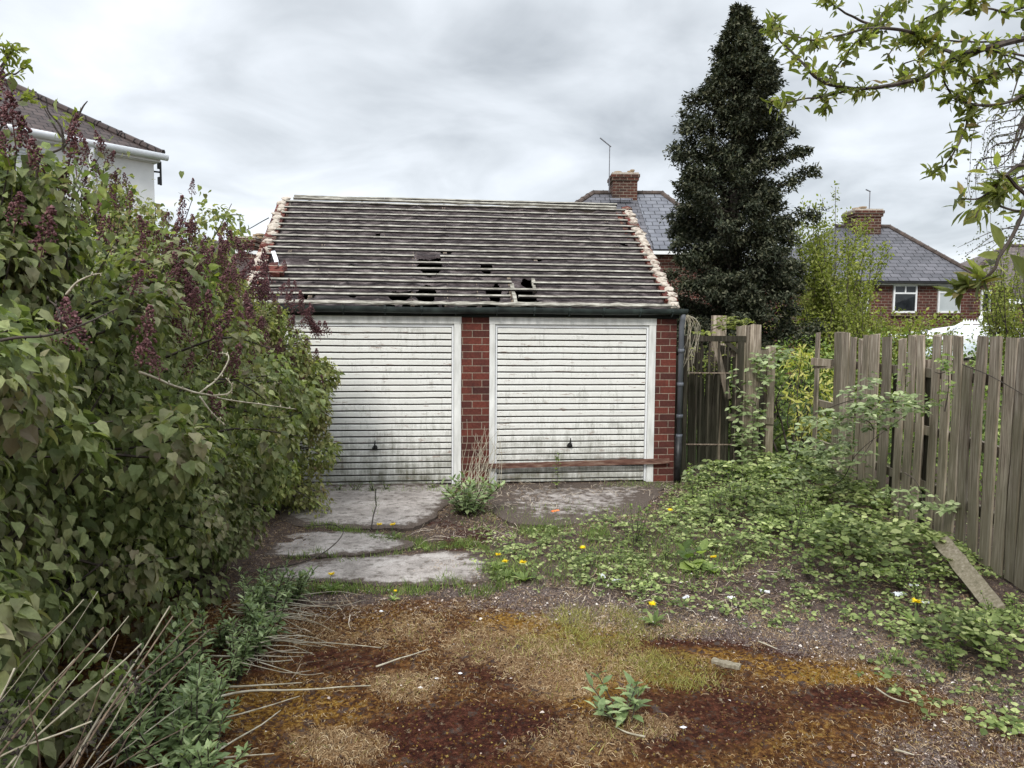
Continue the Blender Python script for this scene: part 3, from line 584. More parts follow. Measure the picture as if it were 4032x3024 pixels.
for i, (a, b, tp) in enumerate(BD):
    h0, h1 = on_fence(Z6(a)), on_fence(Z6(b))
    if h0 is None or h1 is None: continue
    p = (h0[0]+h1[0])/2; td = h0[1]; wd = np.linalg.norm(h1[0]-h0[0])*.87; p = p+np.array([rs.uniform(-.012, .016), 0]); zt = ztop(Z6((a+b)/2), Z6y(tp), p)
    V, Fq = plank(p, td, wd, .03 if i > 12 else -.02, zt, .022, rs, rs.randn()*.02); rebase(MB().add(V, Fq).build('fence_board', MT['fence'], fn_), BASE)
    if i in (9, 10, 11, 4, 7, 15, 17):     # mossy backing boards seen through the gaps
        p2 = h1[0]+np.array([.055, 0])+td*.0; V, Fq = plank(p2, td, .11, 0, zt-.28-rs.rand()*.2, .02, rs); rebase(MB().add(V, Fq).build('backing_board', MT['fencedark'], fn_), BASE)
pts = [np.array(p) for p in FL]
for z in (.42, .95, 1.5):
    m = MB()
    if z > 1.4: pts = pts[:-1]+[pts[-1]]
    for p0, p1 in zip(pts[:-1], pts[1:]): m.add(*beam([p0[0]+.05, p0[1], z], [p1[0]+.05, p1[1]+.0, z], .045, .085, (0, 0, 1)))
    rebase(m.build('rail', MT['fence'], fn_), BASE)
for y in (3.2, 5.0, 6.9, 8.75):
    x = np.interp(y, [p[1] for p in FL], [p[0] for p in FL]); rebase(MB().add(*box(x+.075, x+.165, y-.05, y+.05, -.1, 1.62)).build('fence_post', MT['fence'], fn_), BASE)
m = MB().add(*beam(atY(3196, 1422, 9.05), atY(3275, 1430, 8.9), .05, .09)); m.add(*beam(atY(3205, 1446, 9.1), atY(3275, 1446, 8.9), .07, .03)); rebase(m.build('broken_rail', MT['fence'], fn_), BASE)
# short fence panel left of the gap and its post
G0 = np.array([3.2, 9.4, 0]); sf = thing('fence_panel', G0, 'short run of tall narrow weathered boards just right of the barred gate', 'fence')
Z5 = lambda a: 2600+a/2.458
for a, b, tp in ((742, 800, 205), (790, 835, 203), (838, 868, 206), (866, 912, 195), (905, 980, 192)):
    p0, p1 = atY(Z5(a), 1320, 9.35), atY(Z5(b), 1320, 9.35); V, Fq = plank((p0[:2]+p1[:2])/2, (1, 0), abs(p1[0]-p0[0]), -.02, ztop(Z5((a+b)/2), 1200+tp/2.458, (p0[:2]+p1[:2])/2), .022, rs, -.01)
    rebase(MB().add(V, Fq).build('fence_board', MT['fence'], sf), G0)
p = atY(3035, 1370, 9.5); m = MB().add(*box(p[0]-.05, p[0]+.05, 9.45, 9.55, -.1, p[2]+.03)); rebase(m.build('fence_post', MT['fence'], sf), G0)
m = MB().add(*beam([2.9, 9.45, .75], [3.5, 9.45, .70], .05, .09)).add(*beam([2.9, 9.45, 1.6], [3.4, 9.45, 1.6], .05, .09)); rebase(m.build('rail', MT['fence'], sf), G0)
# gate
GB = np.array([2.65, 9.35, 0]); gt = thing('garden_gate', GB, 'dark narrow barred gate between the garage downpipe and the short board panel', 'gate')
yg_ = 9.35; xl, xr = atY(2695, 1325, yg_)[0], atY(2935, 1325, yg_)[0]; zt = atY(2810, 1322, yg_)[2]
def gpart(nm, V, Fq, mt='fencedark'): return rebase(MB().add(V, Fq).build(nm, MT[mt], gt), GB)
gpart('top_rail', *box(xl, xr, yg_-.03, yg_+.03, zt-.075, zt)); gpart('gate_stile', *box(xr-.10, xr-.02, yg_-.031, yg_+.029, .02, zt-.076)); gpart('gate_stile', *box(xl, xl+.05, yg_-.031, yg_+.029, .02, zt-.076))
gpart('corner_brace', *beam([xr-.26, yg_+.0, zt-.07], [xr-.08, yg_, zt-.22], .03, .05))
for x in (2745, 2762, 2793, 2831, 2866): 
    q_ = atY(x, 1400, yg_)[0]; gpart('gate_bar', *box(q_-.012, q_+.012, yg_-.012, yg_+.012, .05, zt-.076))
for y in (1468, 1749): q_ = atY(2800, y, yg_)[2]; gpart('cross_rod', *beam([xl+.05, yg_-.02, q_], [xr-.1, yg_-.02, q_], .014, .014), mt='rafter')
# plank screen behind the gate
PB = np.array([2.9, 10.3, 0]); ps = thing('plank_screen', PB, 'row of dark mossy planks standing behind the barred gate', 'fence')
for k in range(11):
    x = 2.35+k*.125; V, Fq = plank((x, 10.2+rs.rand()*.08), (1, 0), .10+rs.rand()*.015, -.02, 1.62+rs.randn()*.05-(.3 if k in (8,) else 0), .02, rs, rs.randn()*.03); rebase(MB().add(V, Fq).build('screen_board', MT['fencedark'], ps), PB)
o = MB().add(*beam(atY(2812, 1335, 9.8), atY(2868, 1570, 9.7), .08, .03, (0, 1, 0), 6, .002)).build('leaning_board', MT['fence']); tag(o, 'pale board leaning diagonally behind the barred gate', 'board')
mg = atY(2830, 1275, 10.4); o = MB().add(*box(mg[0]-.1, mg[0]+.1, 10.35, 10.45, -.1, mg[2]+.12)).build('gate_post', MT['fence']); tag(o, 'stout pale green post rising behind the top of the gate', 'post')
# fallen board by the fence foot
a, b = ground(3700, 2125, .28), ground(3925, 2400, .03); o = MB().add(*beam(a, b, .12, .025, (-.5, 0, 1), 12, .003)).build('fallen_board', MT['fence']); tag(o, 'grey board fallen against the foot of the fence', 'board')
# ---------------------------------------------------------------- houses
def lookframe(cx, Y, yaw):      # house-local frame placed at plan point
    return Matrix.Rotation(yaw, 4, 'Z')
def aerial(name, base, hgt, label, arm=(-.5, 0, .25), group='rooftop aerials'):
    r = thing(name, base, label, 'aerial', 0, group)
    MB().add(*tube([(0, 0, 0), (0, 0, hgt)], .022, 6)).build('mast', MT['metal'], r)
    a = np.array([0, 0, hgt-.02]); b = a+np.array(arm); m = MB().add(*tube([a-(b-a)*.15, b], .03, 6)); m.build('boom', MT['metal'], r)
    m = MB()
    for t_ in (.3, .55, .8, 1.): c0 = a+(b-a)*t_; m.add(*tube([c0-[0, .25, 0], c0+[0, .25, 0]], .01, 4)); 
    return r
def chimney(parent, x0, x1, y0, y1, z0, z1, pots, mat='cbrick'):
    c = MB().add(*box(x0, x1, y0, y1, z0, z1)).add(*box(x0-.06, x1+.06, y0-.06, y1+.06, z1-.28, z1-.14)).add(*box(x0-.10, x1+.10, y0-.10, y1+.10, z1-.139, z1)).build('chimney', MT[mat], parent)
    MB().add(*prism([(x0-.05, y0-.05, z1+.002), (x1+.05, y0-.05, z1+.002), (x1+.05, y1+.05, z1+.002), (x0-.05, y1+.05, z1+.002)], (0, 0, 0), (0, 0, .08))).build('chimney_cap', MT['mortar'], c)
    for px_, hh, rr in pots:
        MB().add(*tube([(px_, (y0+y1)/2, z1+.05), (px_, (y0+y1)/2, z1+.05+hh), (px_, (y0+y1)/2, z1+.06+hh), (px_, (y0+y1)/2, z1+.12+hh)], [rr, rr*.85, rr*1.25, rr*1.2], 10)).build('chimney_pot', MT['pot'], c)
    return c
def poly(pts): return np.array(pts, float), [list(range(len(pts)))]
def roofface(parent, pts, mat, name='roof'):      # planar roof face as an object whose local x runs along the eave, y up the slope
    P = np.array(pts, float); ex = norm(P[1]-P[0]); nn_ = norm(np.cross(ex, P[2]-P[0])); ey = np.cross(nn_, ex)
    Q = np.stack([(P-P[0])@ex, (P-P[0])@ey, 0*P[:, 0]], -1); n = len(P); V = np.vstack([Q, Q-[0, 0, .06]])
    o = MB().add(V, [list(range(n)), [n+i for i in range(n)][::-1]]+[[i, n+i, n+(i+1) % n, (i+1) % n] for i in range(n)]).build(name, MT[mat], parent)
    o.matrix_local = Matrix(((ex[0], ey[0], nn_[0], P[0][0]), (ex[1], ey[1], nn_[1], P[0][1]), (ex[2], ey[2], nn_[2], P[0][2]), (0, 0, 0, 1))); return o
def ridge(parent, pts, r=.11, mat='ridge'):
    m = MB()
    for a, b in zip(pts[:-1], pts[1:]):
        a, b = np.array(a), np.array(b); n = max(2, int(np.linalg.norm(b-a)/.42))
        for k in range(n):
            p, q = a+(b-a)*k/n, a+(b-a)*(k+1)/n; m.add(*tube([p, p+(q-p)*.12, q], [r*1.18, r, r*.97], 8))
    return m.build('ridge_tiles', MT[mat], parent)
def window(parent, x0, x1, z0, z1, y, pane='glass', bars=(), head=None):
    fr = MB(); w_ = .07
    fr.add(*box(x0, x0+w_, y-.05, y+.05, z0, z1)).add(*box(x1-w_, x1, y-.05, y+.05, z0, z1)).add(*box(x0+w_, x1-w_, y-.05, y+.05, z0, z0+w_*1.2)).add(*box(x0+w_, x1-w_, y-.05, y+.05, z1-w_, z1))
    if head: fr.add(*box(x0+w_, x1-w_, y-.049, y+.05, z1-head-w_/2, z1-head+w_/2))
    for b in bars: fr.add(*box(x0+(x1-x0)*b-.03, x0+(x1-x0)*b+.03, y-.048, y+.05, z1-(head or z1-z0), z1-w_))
    o = fr.build('window', MT['upvc'], parent); MB().add(*box(x0+w_*.5, x1-w_*.5, y-.015, y+.015, z0+w_*.5, z1-w_*.5)).build('pane', MT[pane], o)
    MB().add(*box(x0-.06, x1+.06, y-.10, y+.04, z0-.14, z0-.003)).build('sill', MT['mortar' if False else 'cbrick'], o); return o
# --- house A: grey slate hipped house behind the garage
YA = 30.; k = YA/f; rA = thing('slate_roofed_house', (atY(2480, 1300, YA)[0], YA, 0), 'brick house with a grey slate hipped roof rising directly behind the garage', 'house')
def HA(px, py, dy=0): p = atY(px, py, YA+dy); return np.array([p[0]-rA.location[0], dy, p[2]])
rl, rr = HA(2335, 750, 4.2), HA(2605, 772, 4.2); rr[2] = rl[2] = (rl[2]+rr[2])/2
el, er = HA(2000, 985), HA(2905, 985); ze = el[2] = er[2]; er[2] = ze
dl, dr = el+[0, 8.4, 0], er+[0, 8.4, 0]
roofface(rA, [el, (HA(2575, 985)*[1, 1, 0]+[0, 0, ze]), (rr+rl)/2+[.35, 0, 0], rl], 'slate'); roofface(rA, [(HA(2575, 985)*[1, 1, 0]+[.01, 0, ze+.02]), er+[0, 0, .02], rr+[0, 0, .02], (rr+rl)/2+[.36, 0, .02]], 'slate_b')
roofface(rA, [er, dr, rr], 'slate'); roofface(rA, [dl, el, rl], 'slate'); roofface(rA, [dr, dl, rl, rr], 'slate')
ridge(rA, [el, rl, rr, er], .13)
MB().add(*box(el[0]+.45, er[0]-.45, .4, 8.0, -1, ze-.05)).build('wall', MT['hbrick'], rA)
MB().add(*box(el[0], er[0], -.1, .02, ze-.2, ze-.06)).build('gutter', MT['upvc'], rA)
cz = rl[2]; cx0, cx1 = HA(2412, 750, 3.7)[0], HA(2508, 750, 3.7)[0]; ctop = HA(2450, 688, 3.7)[2]
chimney(rA, cx0, cx1, 3.6, 4.8, cz-.7, ctop, ((cx0+.3, .12, .16), (cx0+.85, .16, .09), (cx1-.15, .22, .09)))
MB().add(*obox(((cx0+cx1)/2-.25, 3.3, cz-.45), np.array([1, 0, 0]), norm([0, -.8, -.6]), norm([0, -.6, .8]), 1.1, .16, .03)).build('lead_flashing', MT['slate_b'], rA)
p = atY(2398, 750, YA+3.5); aerial('roof_aerial', (p[0], p[1], cz-.1), atY(2398, 572, YA+3.5)[2]-cz+.1, 'tall thin mast aerial beside the chimney of the house behind the garage', (-.45, 0, .35))
# --- house B: red brick house on the right
YB = 31.; rB = thing('brick_house', (atY(3550, 1300, YB)[0], YB, 0), 'red brick house with slate hip roof, white windows and chimney beyond the board fence', 'house')
def HB(px, py, dy=0): p = atY(px, py, YB+dy); return np.array([p[0]-rB.location[0], dy, p[2]])
rl, rr = HB(3290, 893, 4.), HB(3500, 893, 4.); rr[2] = rl[2]
el, er = HB(2990, 1108), HB(3885, 1108); ze = el[2] = er[2]
dl, dr = el+[0, 8, 0], er+[0, 8, 0]
for P in ([el, er, rr, rl], [er, dr, rr], [dl, el, rl], [dr, dl, rl, rr]): roofface(rB, P, 'slate')
ridge(rB, [rl+[0, 0, .02], rr+[0, 0, .02], er+[0, 0, .02]], .11)
wy = .35; wr = HB(3912, 1300, .35)[0]
MB().add(*box(el[0]+.4, wr, wy, 7.6, -1.5, ze-.02)).build('wall', MT['hbrick'], rB)
MB().add(*box(el[0], er[0], -.02, .16, ze-.11, ze-.02)).build('gutter', MT['black'], rB)
MB().add(*box(el[0]+.2, er[0]-.3, .17, .31, ze-.17, ze-.08)).build('soffit_board', MT['upvc'], rB)
for x0, x1, y0, y1, pn, bars, hd in ((3512, 3610, 1122, 1232, 'glass', (.5,), .30), (3688, 3782, 1122, 1232, 'blind', (.45,), .28), (3857, 3900, 1142, 1232, 'glass', (), None), (3385, 3420, 1125, 1232, 'glass', (), .4), (3240, 3330, 1120, 1232, 'glass', (.5,), .3)):
    a, b = HB(x0, y1, wy), HB(x1, y0, wy); window(rB, a[0], b[0], a[2], b[2], wy-.03, pn, bars, (b[2]-a[2])*hd if hd else None)
cx0, cx1 = HB(3362, 820, 3.6)[0], HB(3464, 820, 3.6)[0]; ctop = HB(3400, 832, 3.6)[2]
chimney(rB, cx0, cx1, 3.4, 4.6, rl[2]-.6, ctop, ((cx0+.3, .1, .15), (cx0+.62, .16, .15), (cx1-.25, .06, .1)))
p = atY(3423, 815, YB+3.5); aerial('roof_aerial', (p[0], p[1], p[2]-.4), atY(3423, 752, YB+3.5)[2]-p[2]+.4, 'short cranked aerial on the chimney of the red brick house', (-.2, 0, .09))
# --- house C: dark roof and brick wall at the far right edge
YC = 27.; rC = thing('end_house', (atY(4000, 1300, YC)[0], YC, 0), 'brick house with a dark roof and white gutter at the right edge of the photo', 'house')
def HC(px, py, dy=0): p = atY(px, py, YC+dy); return np.array([p[0]-rC.location[0], dy, p[2]])
el, er = HC(3965, 1180), HC(4700, 1180); er[2] = el[2]; MB().add(*prism([(el[0]+.1, 0, -2), (er[0], 0, -2), (er[0]+4, 6, -2), (el[0]+4.6, 6, -2)], (0, 0, 0), (0, 0, el[2]+2))).build('wall', MT['hbrick'], rC)
MB().add(*box(el[0]+.1, el[0]+.34, -.02, -.001, -1, el[2]-.05)).build('corner_strip', MT['render'], rC)
MB().add(*box(el[0], er[0], -.12, -.025, el[2]-.16, el[2]+.02)).build('gutter', MT['upvc'], rC)
r1, r2 = el+[0, -.1, .05], er+[0, -.1, .05]; roofface(rC, [r1, r2, r2+[3, 4, 2.0], r1+[3.6, 4, 2.0]], 'tile')
YR = 40.; rE = thing('distant_roof', (atY(3960, 1300, YR)[0], YR, 0), 'distant house whose brown tiled roof shows right of the slate hip roof', 'house')
def HE(px, py, dy=0): p = atY(px, py, YR+dy); return np.array([p[0]-rE.location[0], dy, p[2]])
el, er, a1, a2 = HE(3760, 1130), HE(4500, 1130), HE(3955, 968, 4), HE(4300, 968, 4); er[2] = el[2]; a2[2] = a1[2]
for P in ([el, er, a2, a1], [el+[0, 8, 0], el, a1], [er+[0, 8, 0], el+[0, 8, 0], a1, a2]): roofface(rE, P, 'tile_c')
MB().add(*box(el[0]+.5, er[0]-.5, .5, 7.5, -2, el[2]-.03)).build('wall', MT['hbrick'], rE); ridge(rE, [el, a1, a2], .12)
# --- conservatory
YV = 21.; rV = thing('conservatory', (atY(3860, 1300, YV)[0], YV, 0), 'white conservatory roof with a finial and ridge cresting showing over the fence top', 'conservatory')
def HV(px, py, dy=0): p = atY(px, py, YV+dy); return np.array([p[0]-rV.location[0], dy, p[2]])
A1, A2 = HV(3790, 1278, 1.4), HV(3862, 1280, 1.4); A2[2] = A1[2]; E1, E2, E3, E4 = HV(3715, 1325), HV(3975, 1345), HV(4190, 1325, .6), HV(3650, 1325, 3); z0 = HV(3900, 1335)[2]
E0 = HV(3690, 1330); pts = [np.array([E0[0], 0, z0]), np.array([E2[0]-.3, -.1, z0]), np.array([E3[0], .6, z0]), np.array([E3[0], 3.2, z0])]
for P in ([pts[0], pts[1], A2, A1], [pts[1], pts[2], A2], [pts[2], pts[3], A2]): roofface(rV, P, 'poly', 'glazed_roof')
roofface(rV, [np.array([E0[0]-.6, 3, z0]), pts[0], A1], 'poly', 'glazed_roof')
for a, b in ((pts[0], A1), (pts[1], A2), (pts[2], A2), (pts[3], A2), ((pts[0]+pts[1])/2, (A1+A2)/2), ((pts[1]+pts[2])/2, A2), (pts[1]*.7+pts[2]*.3, A2), (A1, A2), (pts[0]*.75+pts[1]*.25, A1)):
    MB().add(*beam(a+[0, 0, .05], b+[0, 0, .05], .07, .06)).build('glazing_bar', MT['upvc'], rV)
for a, b in ((pts[0], pts[1]), (pts[1], pts[2]), (pts[2], pts[3])): MB().add(*beam(a-[0, 0, .06], b-[0, 0, .06], .08, .14)).build('gutter', MT['upvc'], rV)
m = MB().add(*tube([A2+[0, 0, .05], A2+[0, 0, .1], A2+[0, 0, .18], A2+[0, 0, .24], A2+[0, 0, .29], A2+[0, 0, .42]], [.06, .03, .075, .07, .03, .005], 10)); m.build('finial', MT['upvc'], rV, True)
m = MB()
for k in range(6): c0 = A1+(A2-A1)*(k+.4)/6.6+[0, 0, .1]; m.add(OCT_V*[.035, .02, .07]+c0, OCT_F)
m.add(*beam(A1+[0, 0, .06], A2+[0, 0, .06], .02, .06)); m.build('ridge_cresting', MT['upvc'], rV)
MB().add(*box(pts[0][0]+.1, pts[2][0]-.1, .7, 3.0, -1, z0-.12)).build('wall', MT['hbrick'], rV)
for k in range(7):
    x = pts[0][0]+.15+k*(pts[2][0]-pts[0][0]-.3)/7; window(rV, x, x+.68, z0-1.35, z0-.14, .62, 'glass')
SH = atY(3830, 1400, 16.5); rS = thing('garden_shed', (SH[0], 16.5, 0), 'grey boarded shed with a pale roof edge glimpsed between the fence boards', 'shed')
MB().add(*box(-.75, .9, 0, 2, -.5, H-.55)).build('wall', MT['fence'], rS); MB().add(*beam([-.9, -.05, H-.55], [1.0, -.05, H-.25], .1, .1, (0, 1, 0))).build('roof_edge', MT['upvc'], rS)
MB().add(*prism([(-.85, -.04, H-.5), (1., -.04, H-.22), (1., -.04, H-.18), (-.85, -.04, H-.46)], (0, 0, 0), (0, 2.2, 0))).build('roof', MT['blind'], rS)
# --- white rendered house on the left
cP = atY(604, 600, 14.)[:2]; g1 = atY(150, 512, 12.55)[:2]; wd = norm(g1-cP); ang = math.atan2(-wd[1], -wd[0])   # local +x runs from the far wall end to the corner
rW = thing('white_house', (cP[0], cP[1], 0), 'white rendered house with a brown tiled hip roof rising behind the lilac at left', 'house', ang)
zE = atY(600, 612, 14.)[2]; Lh = 9.
MB().add(*box(-Lh, 0, 0, 8, 3.95, zE-.05)).build('wall', MT['render'], rW); MB().add(*box(-Lh, -.01, .012, 7.99, -.2, 3.95)).build('brick_lower_wall', MT['hbrick'], rW)
ov = .12; e0, e1 = np.array([-Lh, -ov, zE+.02]), np.array([ov, -ov, zE+.02]); pit = math.tan(math.radians(32)); hy = 4.4
top = np.array([ov-hy, -ov+hy, zE+.02+hy*pit]); topl = np.array([-Lh, -ov+hy, zE+.02+hy*pit])
roofface(rW, [e0, e1, top, topl], 'tile'); roofface(rW, [e1, e1+[0, 2*hy, 0], top], 'tile'); roofface(rW, [e1+[0, 2*hy, 0], e0+[0, 2*hy, 0], topl, top], 'tile')
ridge(rW, [e1+[0, 0, .0], top, topl], .085, 'tile')
MB().add(*box(-Lh, ov-.05, -ov-.02, -ov+.02, zE-.14, zE+.0)).add(*box(ov-.09, ov-.05, -ov+.02, 8.2, zE-.14, zE)).build('fascia', MT['upvc'], rW)
MB().add(*tube([(-Lh, -ov-.08, zE-.04), (ov+.06, -ov-.08, zE-.04)], .065, 10)).build('gutter', MT['upvc'], rW, True)
MB().add(*box(-Lh, ov-.1, -ov+.03, -.002, zE-.15, zE-.11)).build('soffit', MT['upvc'], rW)
dx = -1.15
MB().add(*tube([(dx, -ov-.06, zE-.1), (dx, -ov-.04, zE-.22), (dx, -.14, zE-.34), (dx, -.1, zE-.5), (dx, -.1, 0)], .05, 10)).build('downpipe', MT['upvc'], rW, True)
m = MB()
for k in range(5): m.add(*box(-2.25, -1.75, -.015, -.002, zE-.52+k*.05, zE-.495+k*.05))
m.build('air_vent', MT['blind'], rW)
ap = thing('wall_aerial', (cP[0], cP[1], 0), 'small black aerial bracket sticking out from the corner of the white house', 'aerial', ang); zc = atY(610, 672, 14.)[2]
MB().add(*tube([(-.02, .1, zc), (.13, .05, zc)], .018, 6)).build('arm', MT['black'], ap); MB().add(*box(.09, .14, 0, .07, zc-.24, zc-.10)).add(*box(.09, .14, 0, .07, zc+.06, zc+.2)).build('end_block', MT['black'], ap); MB().add(*box(.13, .155, .02, .06, zc-.25, zc+.2)).build('back_bar', MT['black'], ap)
# --- small far house on the left with its chimney and two aerials
YD = 26.; rD = thing('far_house', (atY(960, 1300, YD)[0], YD, 0), 'small dark tiled house and brick chimney glimpsed between the lilac and the garage', 'house')
def HD(px, py, dy=0): p = atY(px, py, YD+dy); return np.array([p[0]-rD.location[0], dy, p[2]])
a, b, c_, d_ = HD(700, 1090), HD(1120, 1090), HD(1040, 970, 3), HD(985, 948, 3); b[2] = a[2]
el, er = a, b; r1, r2 = HD(760, 948, 3), HD(985, 948, 3); r2[2] = r1[2]
roofface(rD, [el, er, r2, r1], 'tile'); roofface(rD, [er, er+[0, 6, 0], r2], 'tile'); MB().add(*box(el[0]+.3, er[0]-.3, .3, 6, -1, el[2])).build('wall', MT['hbrick'], rD)
cc = chimney(rD, HD(897, 0, 1.4)[0], HD(982, 0, 1.4)[0], 1.4, 2.4, HD(0, 1065, 1.4)[2]-.5, HD(0, 932, 1.4)[2], ((HD(933, 0)[0], .12, .14), (HD(912, 0)[0], .1, .08)))
MB().add(*beam(HD(900, 988, -.3), HD(1022, 996, -.3), .12, .12)).build('gutter', MT['upvc'], rD)
p = atY(946, 920, YD+1.5); aerial('roof_aerial', (p[0], p[1], p[2]-.1), atY(946, 843, YD+1.5)[2]-p[2]+.1, 'right hand of two thin aerials on the chimney left of the garage roof', (-.35, 0, .0))
p = atY(896, 920, YD+1.5); aerial('roof_aerial', (p[0], p[1], p[2]-.1), atY(896, 866, YD+1.5)[2]-p[2]+.1, 'left hand of two thin aerials on the chimney left of the garage roof', (-.1, 0, .12))
a, b = atY(898, 882, YD+1.5), atY(1058, 858, 13.5); P = curve([a, (a+b)/2-[0, 0, .25], b], 14); tag(MB().add(*tube(P, .012, 4)).build('overhead_cable', MT['black']), 'thin overhead cable running from the far chimney to the garage gable', 'cable')
PLANTS = True
# ---------------------------------------------------------------- planting helpers
UPV = np.array([0, 0, 1.])
def blob_pts(blobs, n, rs, pw=2.8, lump=.2, lf=1.3, depth=.16, gap=-.45, gf=2.4, zmin=.04, inner=.8):
    B = np.array(blobs, float); wts = (B[:, 3]*B[:, 4]+B[:, 4]*B[:, 5]+B[:, 3]*B[:, 5]); k = rs.choice(len(B), n, p=wts/wts.sum())
    d = norm(rs.randn(n, 3)); r = (np.abs(d)**pw).sum(1)**(-1/pw); p = d*r[:, None]*B[k, 3:6]
    grad = norm(np.sign(d)*np.abs(d*r[:, None])**(pw-1)/B[k, 3:6])
    dep = np.abs(rs.randn(n))*depth*(1+rs.rand(n)); q = p+B[k, :3]; sc_ = 1+lump*vnoise(q, lf)+.5*lump*vnoise(q, lf*2.7)
    q = B[k, :3]+p*sc_[:, None]-grad*dep[:, None]
    keep = (q[:, 2] > zmin)&((vnoise(q+5, gf) > gap)|(dep > depth*1.1))
    for j in range(len(B)):
        f_ = (np.abs((q-B[j, :3])/(B[j, 3:6]*inner))**pw).sum(1); keep &= ~((f_ < 1)&(k != j))
    return q[keep], grad[keep]
def bush_leaves(mb, kind, q, g, size, rs, out=.5, down=.7, rnd=.6, mi=0):
    n = len(q); d = norm(g*out-UPV*down+rdir(n, rs)*rnd); nr = norm(g*.7+UPV*.55+rdir(n, rs)*.45)
    leaves(mb, kind, q, d, nr, rs.uniform(size[0], size[1], n), mi)
def limbs(mb, base, tips, rs, r0=.03, n=9, jit=.12, r1=.004):
    for tp in tips:
        b = np.asarray(base)+[rs.randn()*.12, rs.randn()*.12, 0]; mid = (b+tp)/2+rs.randn(3)*jit+[0, 0, .1]
        P = curve([b, b*.6+mid*.4+rs.randn(3)*jit*.4, mid, tp], n); mb.add(*tube(P, np.linspace(r0, r1, n), 5))
# ---------------------------------------------------------------- lilacs
LB = {'N': [(-2.82, 2.35, 1.1, 1.16, 1.0, 1.25), (-3.05, 3.3, 1.2, 1.32, .9, 1.3), (-3.6, 2.9, 1.75, 1.15, 1.0, 1.15), (-2.42, 3.15, 2.2, .42, .4, .52)],
      'M': [(-3.05, 4.35, 1.15, 1.30, .85, 1.3), (-3.25, 5.2, 1.05, 1.42, .75, 1.4), (-2.75, 5.2, .5, 1.05, .7, .62)],
      'F': [(-3.28, 6.1, 1.5, 1.1, .9, 1.42), (-3.16, 7.2, 1.07, 1.12, .85, 1.25), (-3.25, 7.95, .9, .95, .45, 1.05)]}
LL = {'N': 'large lilac bush nearest the camera, big heart shaped leaves filling the left edge', 'M': 'middle lilac bush of the row, lower than its neighbours, in front of the white house',
      'F': 'farthest lilac bush, its dark purple flower spikes overhanging the left garage door'}
def inside(p, key, sc=1.0):
    return any((np.abs((p-np.array(b[:3]))/(np.array(b[3:])*sc))**2.8).sum() < 1 for b in LB[key])
def hedge_hit(px, py):
    d = norm(ray(px, py)); best = None
    for t_ in np.arange(1.6, 10, .05):
        p = CAM+d*t_
        for k in LB:
            if inside(p, k, 1.04): return p, k
            m_ = min((np.abs((p-np.array(b[:3]))/np.array(b[3:]))**2.8).sum() for b in LB[k])
            if best is None or m_ < best[0]: best = (m_, p, k)
    return best[1], best[2]
LIL = {}
rs = np.random.RandomState(21)
for key, cnt, sz in (('N', 42000, (.038, .074)), ('M', 42000, (.033, .060)), ('F', 64000, (.030, .052))):
    b0 = LB[key][0]; base = np.array([b0[0], b0[1], 0]); t_ = thing('lilac_bush', base, LL[key], 'shrub', group='lilac bushes along the left side'); LIL[key] = (t_, base)
    q, g = blob_pts(LB[key], cnt, rs, depth=.13 if key != 'N' else .12, lump=.19, gap=-.32, lf=1.5, gf=3.0)
    vis = ((CAM-q)*g).sum(1) > -.9; q, g = q[vis], g[vis]
    q = q-g*.14; half = rs.rand(len(q)) < .45; q, g = q[half], g[half]
    m = MB(); st_ = MB(); bush_leaves(m, 'heart', q, g, sz, rs)
    cc, cg = blob_pts(LB[key], {'N': 210, 'M': 190, 'F': 420}[key], rs, depth=.05, lump=.26, gap=-.6, lf=1.7); cc = cc-cg*.06
    for c_, g_ in zip(cc, cg):
        if (CAM-c_)@g_ < -1.2: continue
        rr_ = rs.uniform(.13, .27); nl = int(rr_*rr_*(3000 if key != 'F' else 3800)); dd_ = norm(rdir(nl, rs)+g_*.55); rad_ = rr_*(.5+.55*rs.rand(nl)**.6); qq = c_+dd_*rad_[:, None]*[1, 1, .85]
        ok = qq[:, 2] > .04; sc0 = rs.uniform(.8, 1.2); bush_leaves(m, 'heart', qq[ok], dd_[ok], (sz[0]*.7*sc0, sz[1]*1.12*sc0), rs, .6, .65, .5)
        a = c_-g_*.45; st_.add(*tube(curve([a, c_-g_*.1+rs.randn(3)*.04, c_+g_*rr_*.8+rs.randn(3)*.05], 6), np.linspace(.009, .003, 6), 4, False))
    # deep inner leaves keep the sky from showing through
    B = np.array(LB[key]); kk = rs.randint(0, len(B), cnt//3); dd = rdir(cnt//3, rs); qi = B[kk, :3]+dd*B[kk, 3:]*rs.uniform(.55, .88, (cnt//3, 1)); ok = qi[:, 2] > .1
    bush_leaves(m, 'heart', qi[ok], dd[ok], (sz[0]*1.1, sz[1]*1.2), rs)
    tips = q[rs.choice(len(q), 60)]; limbs(st_, base, tips, rs, .022)
    for s_ in range(110):       # young shoots standing clear of the outline
        i = rs.randint(len(q)); 
        if g[i][2] < .3: continue
        a = q[i]; b = a+norm(g[i]*.3+[0, 0, 1]+rs.randn(3)*.25)*rs.uniform(.15, .38); P = curve([a, (a+b)/2+rs.randn(3)*.02, b], 8); st_.add(*tube(P, np.linspace(.005, .002, 8), 4))
        nl = 12; tt = rs.randint(2, 8, nl); leaves(m, 'heart', P[tt], norm(rdir(nl, rs)+[0, 0, .5]), rdir(nl, rs)+[0, 0, .6], rs.uniform(.03, .055, nl), 1)
    rebase(m.build('foliage', [MT['lilac' if key != 'F' else 'lilac_b'], MT['ygreen']], t_), base); rebase(st_.build('stems', MT['bark'], t_), base)
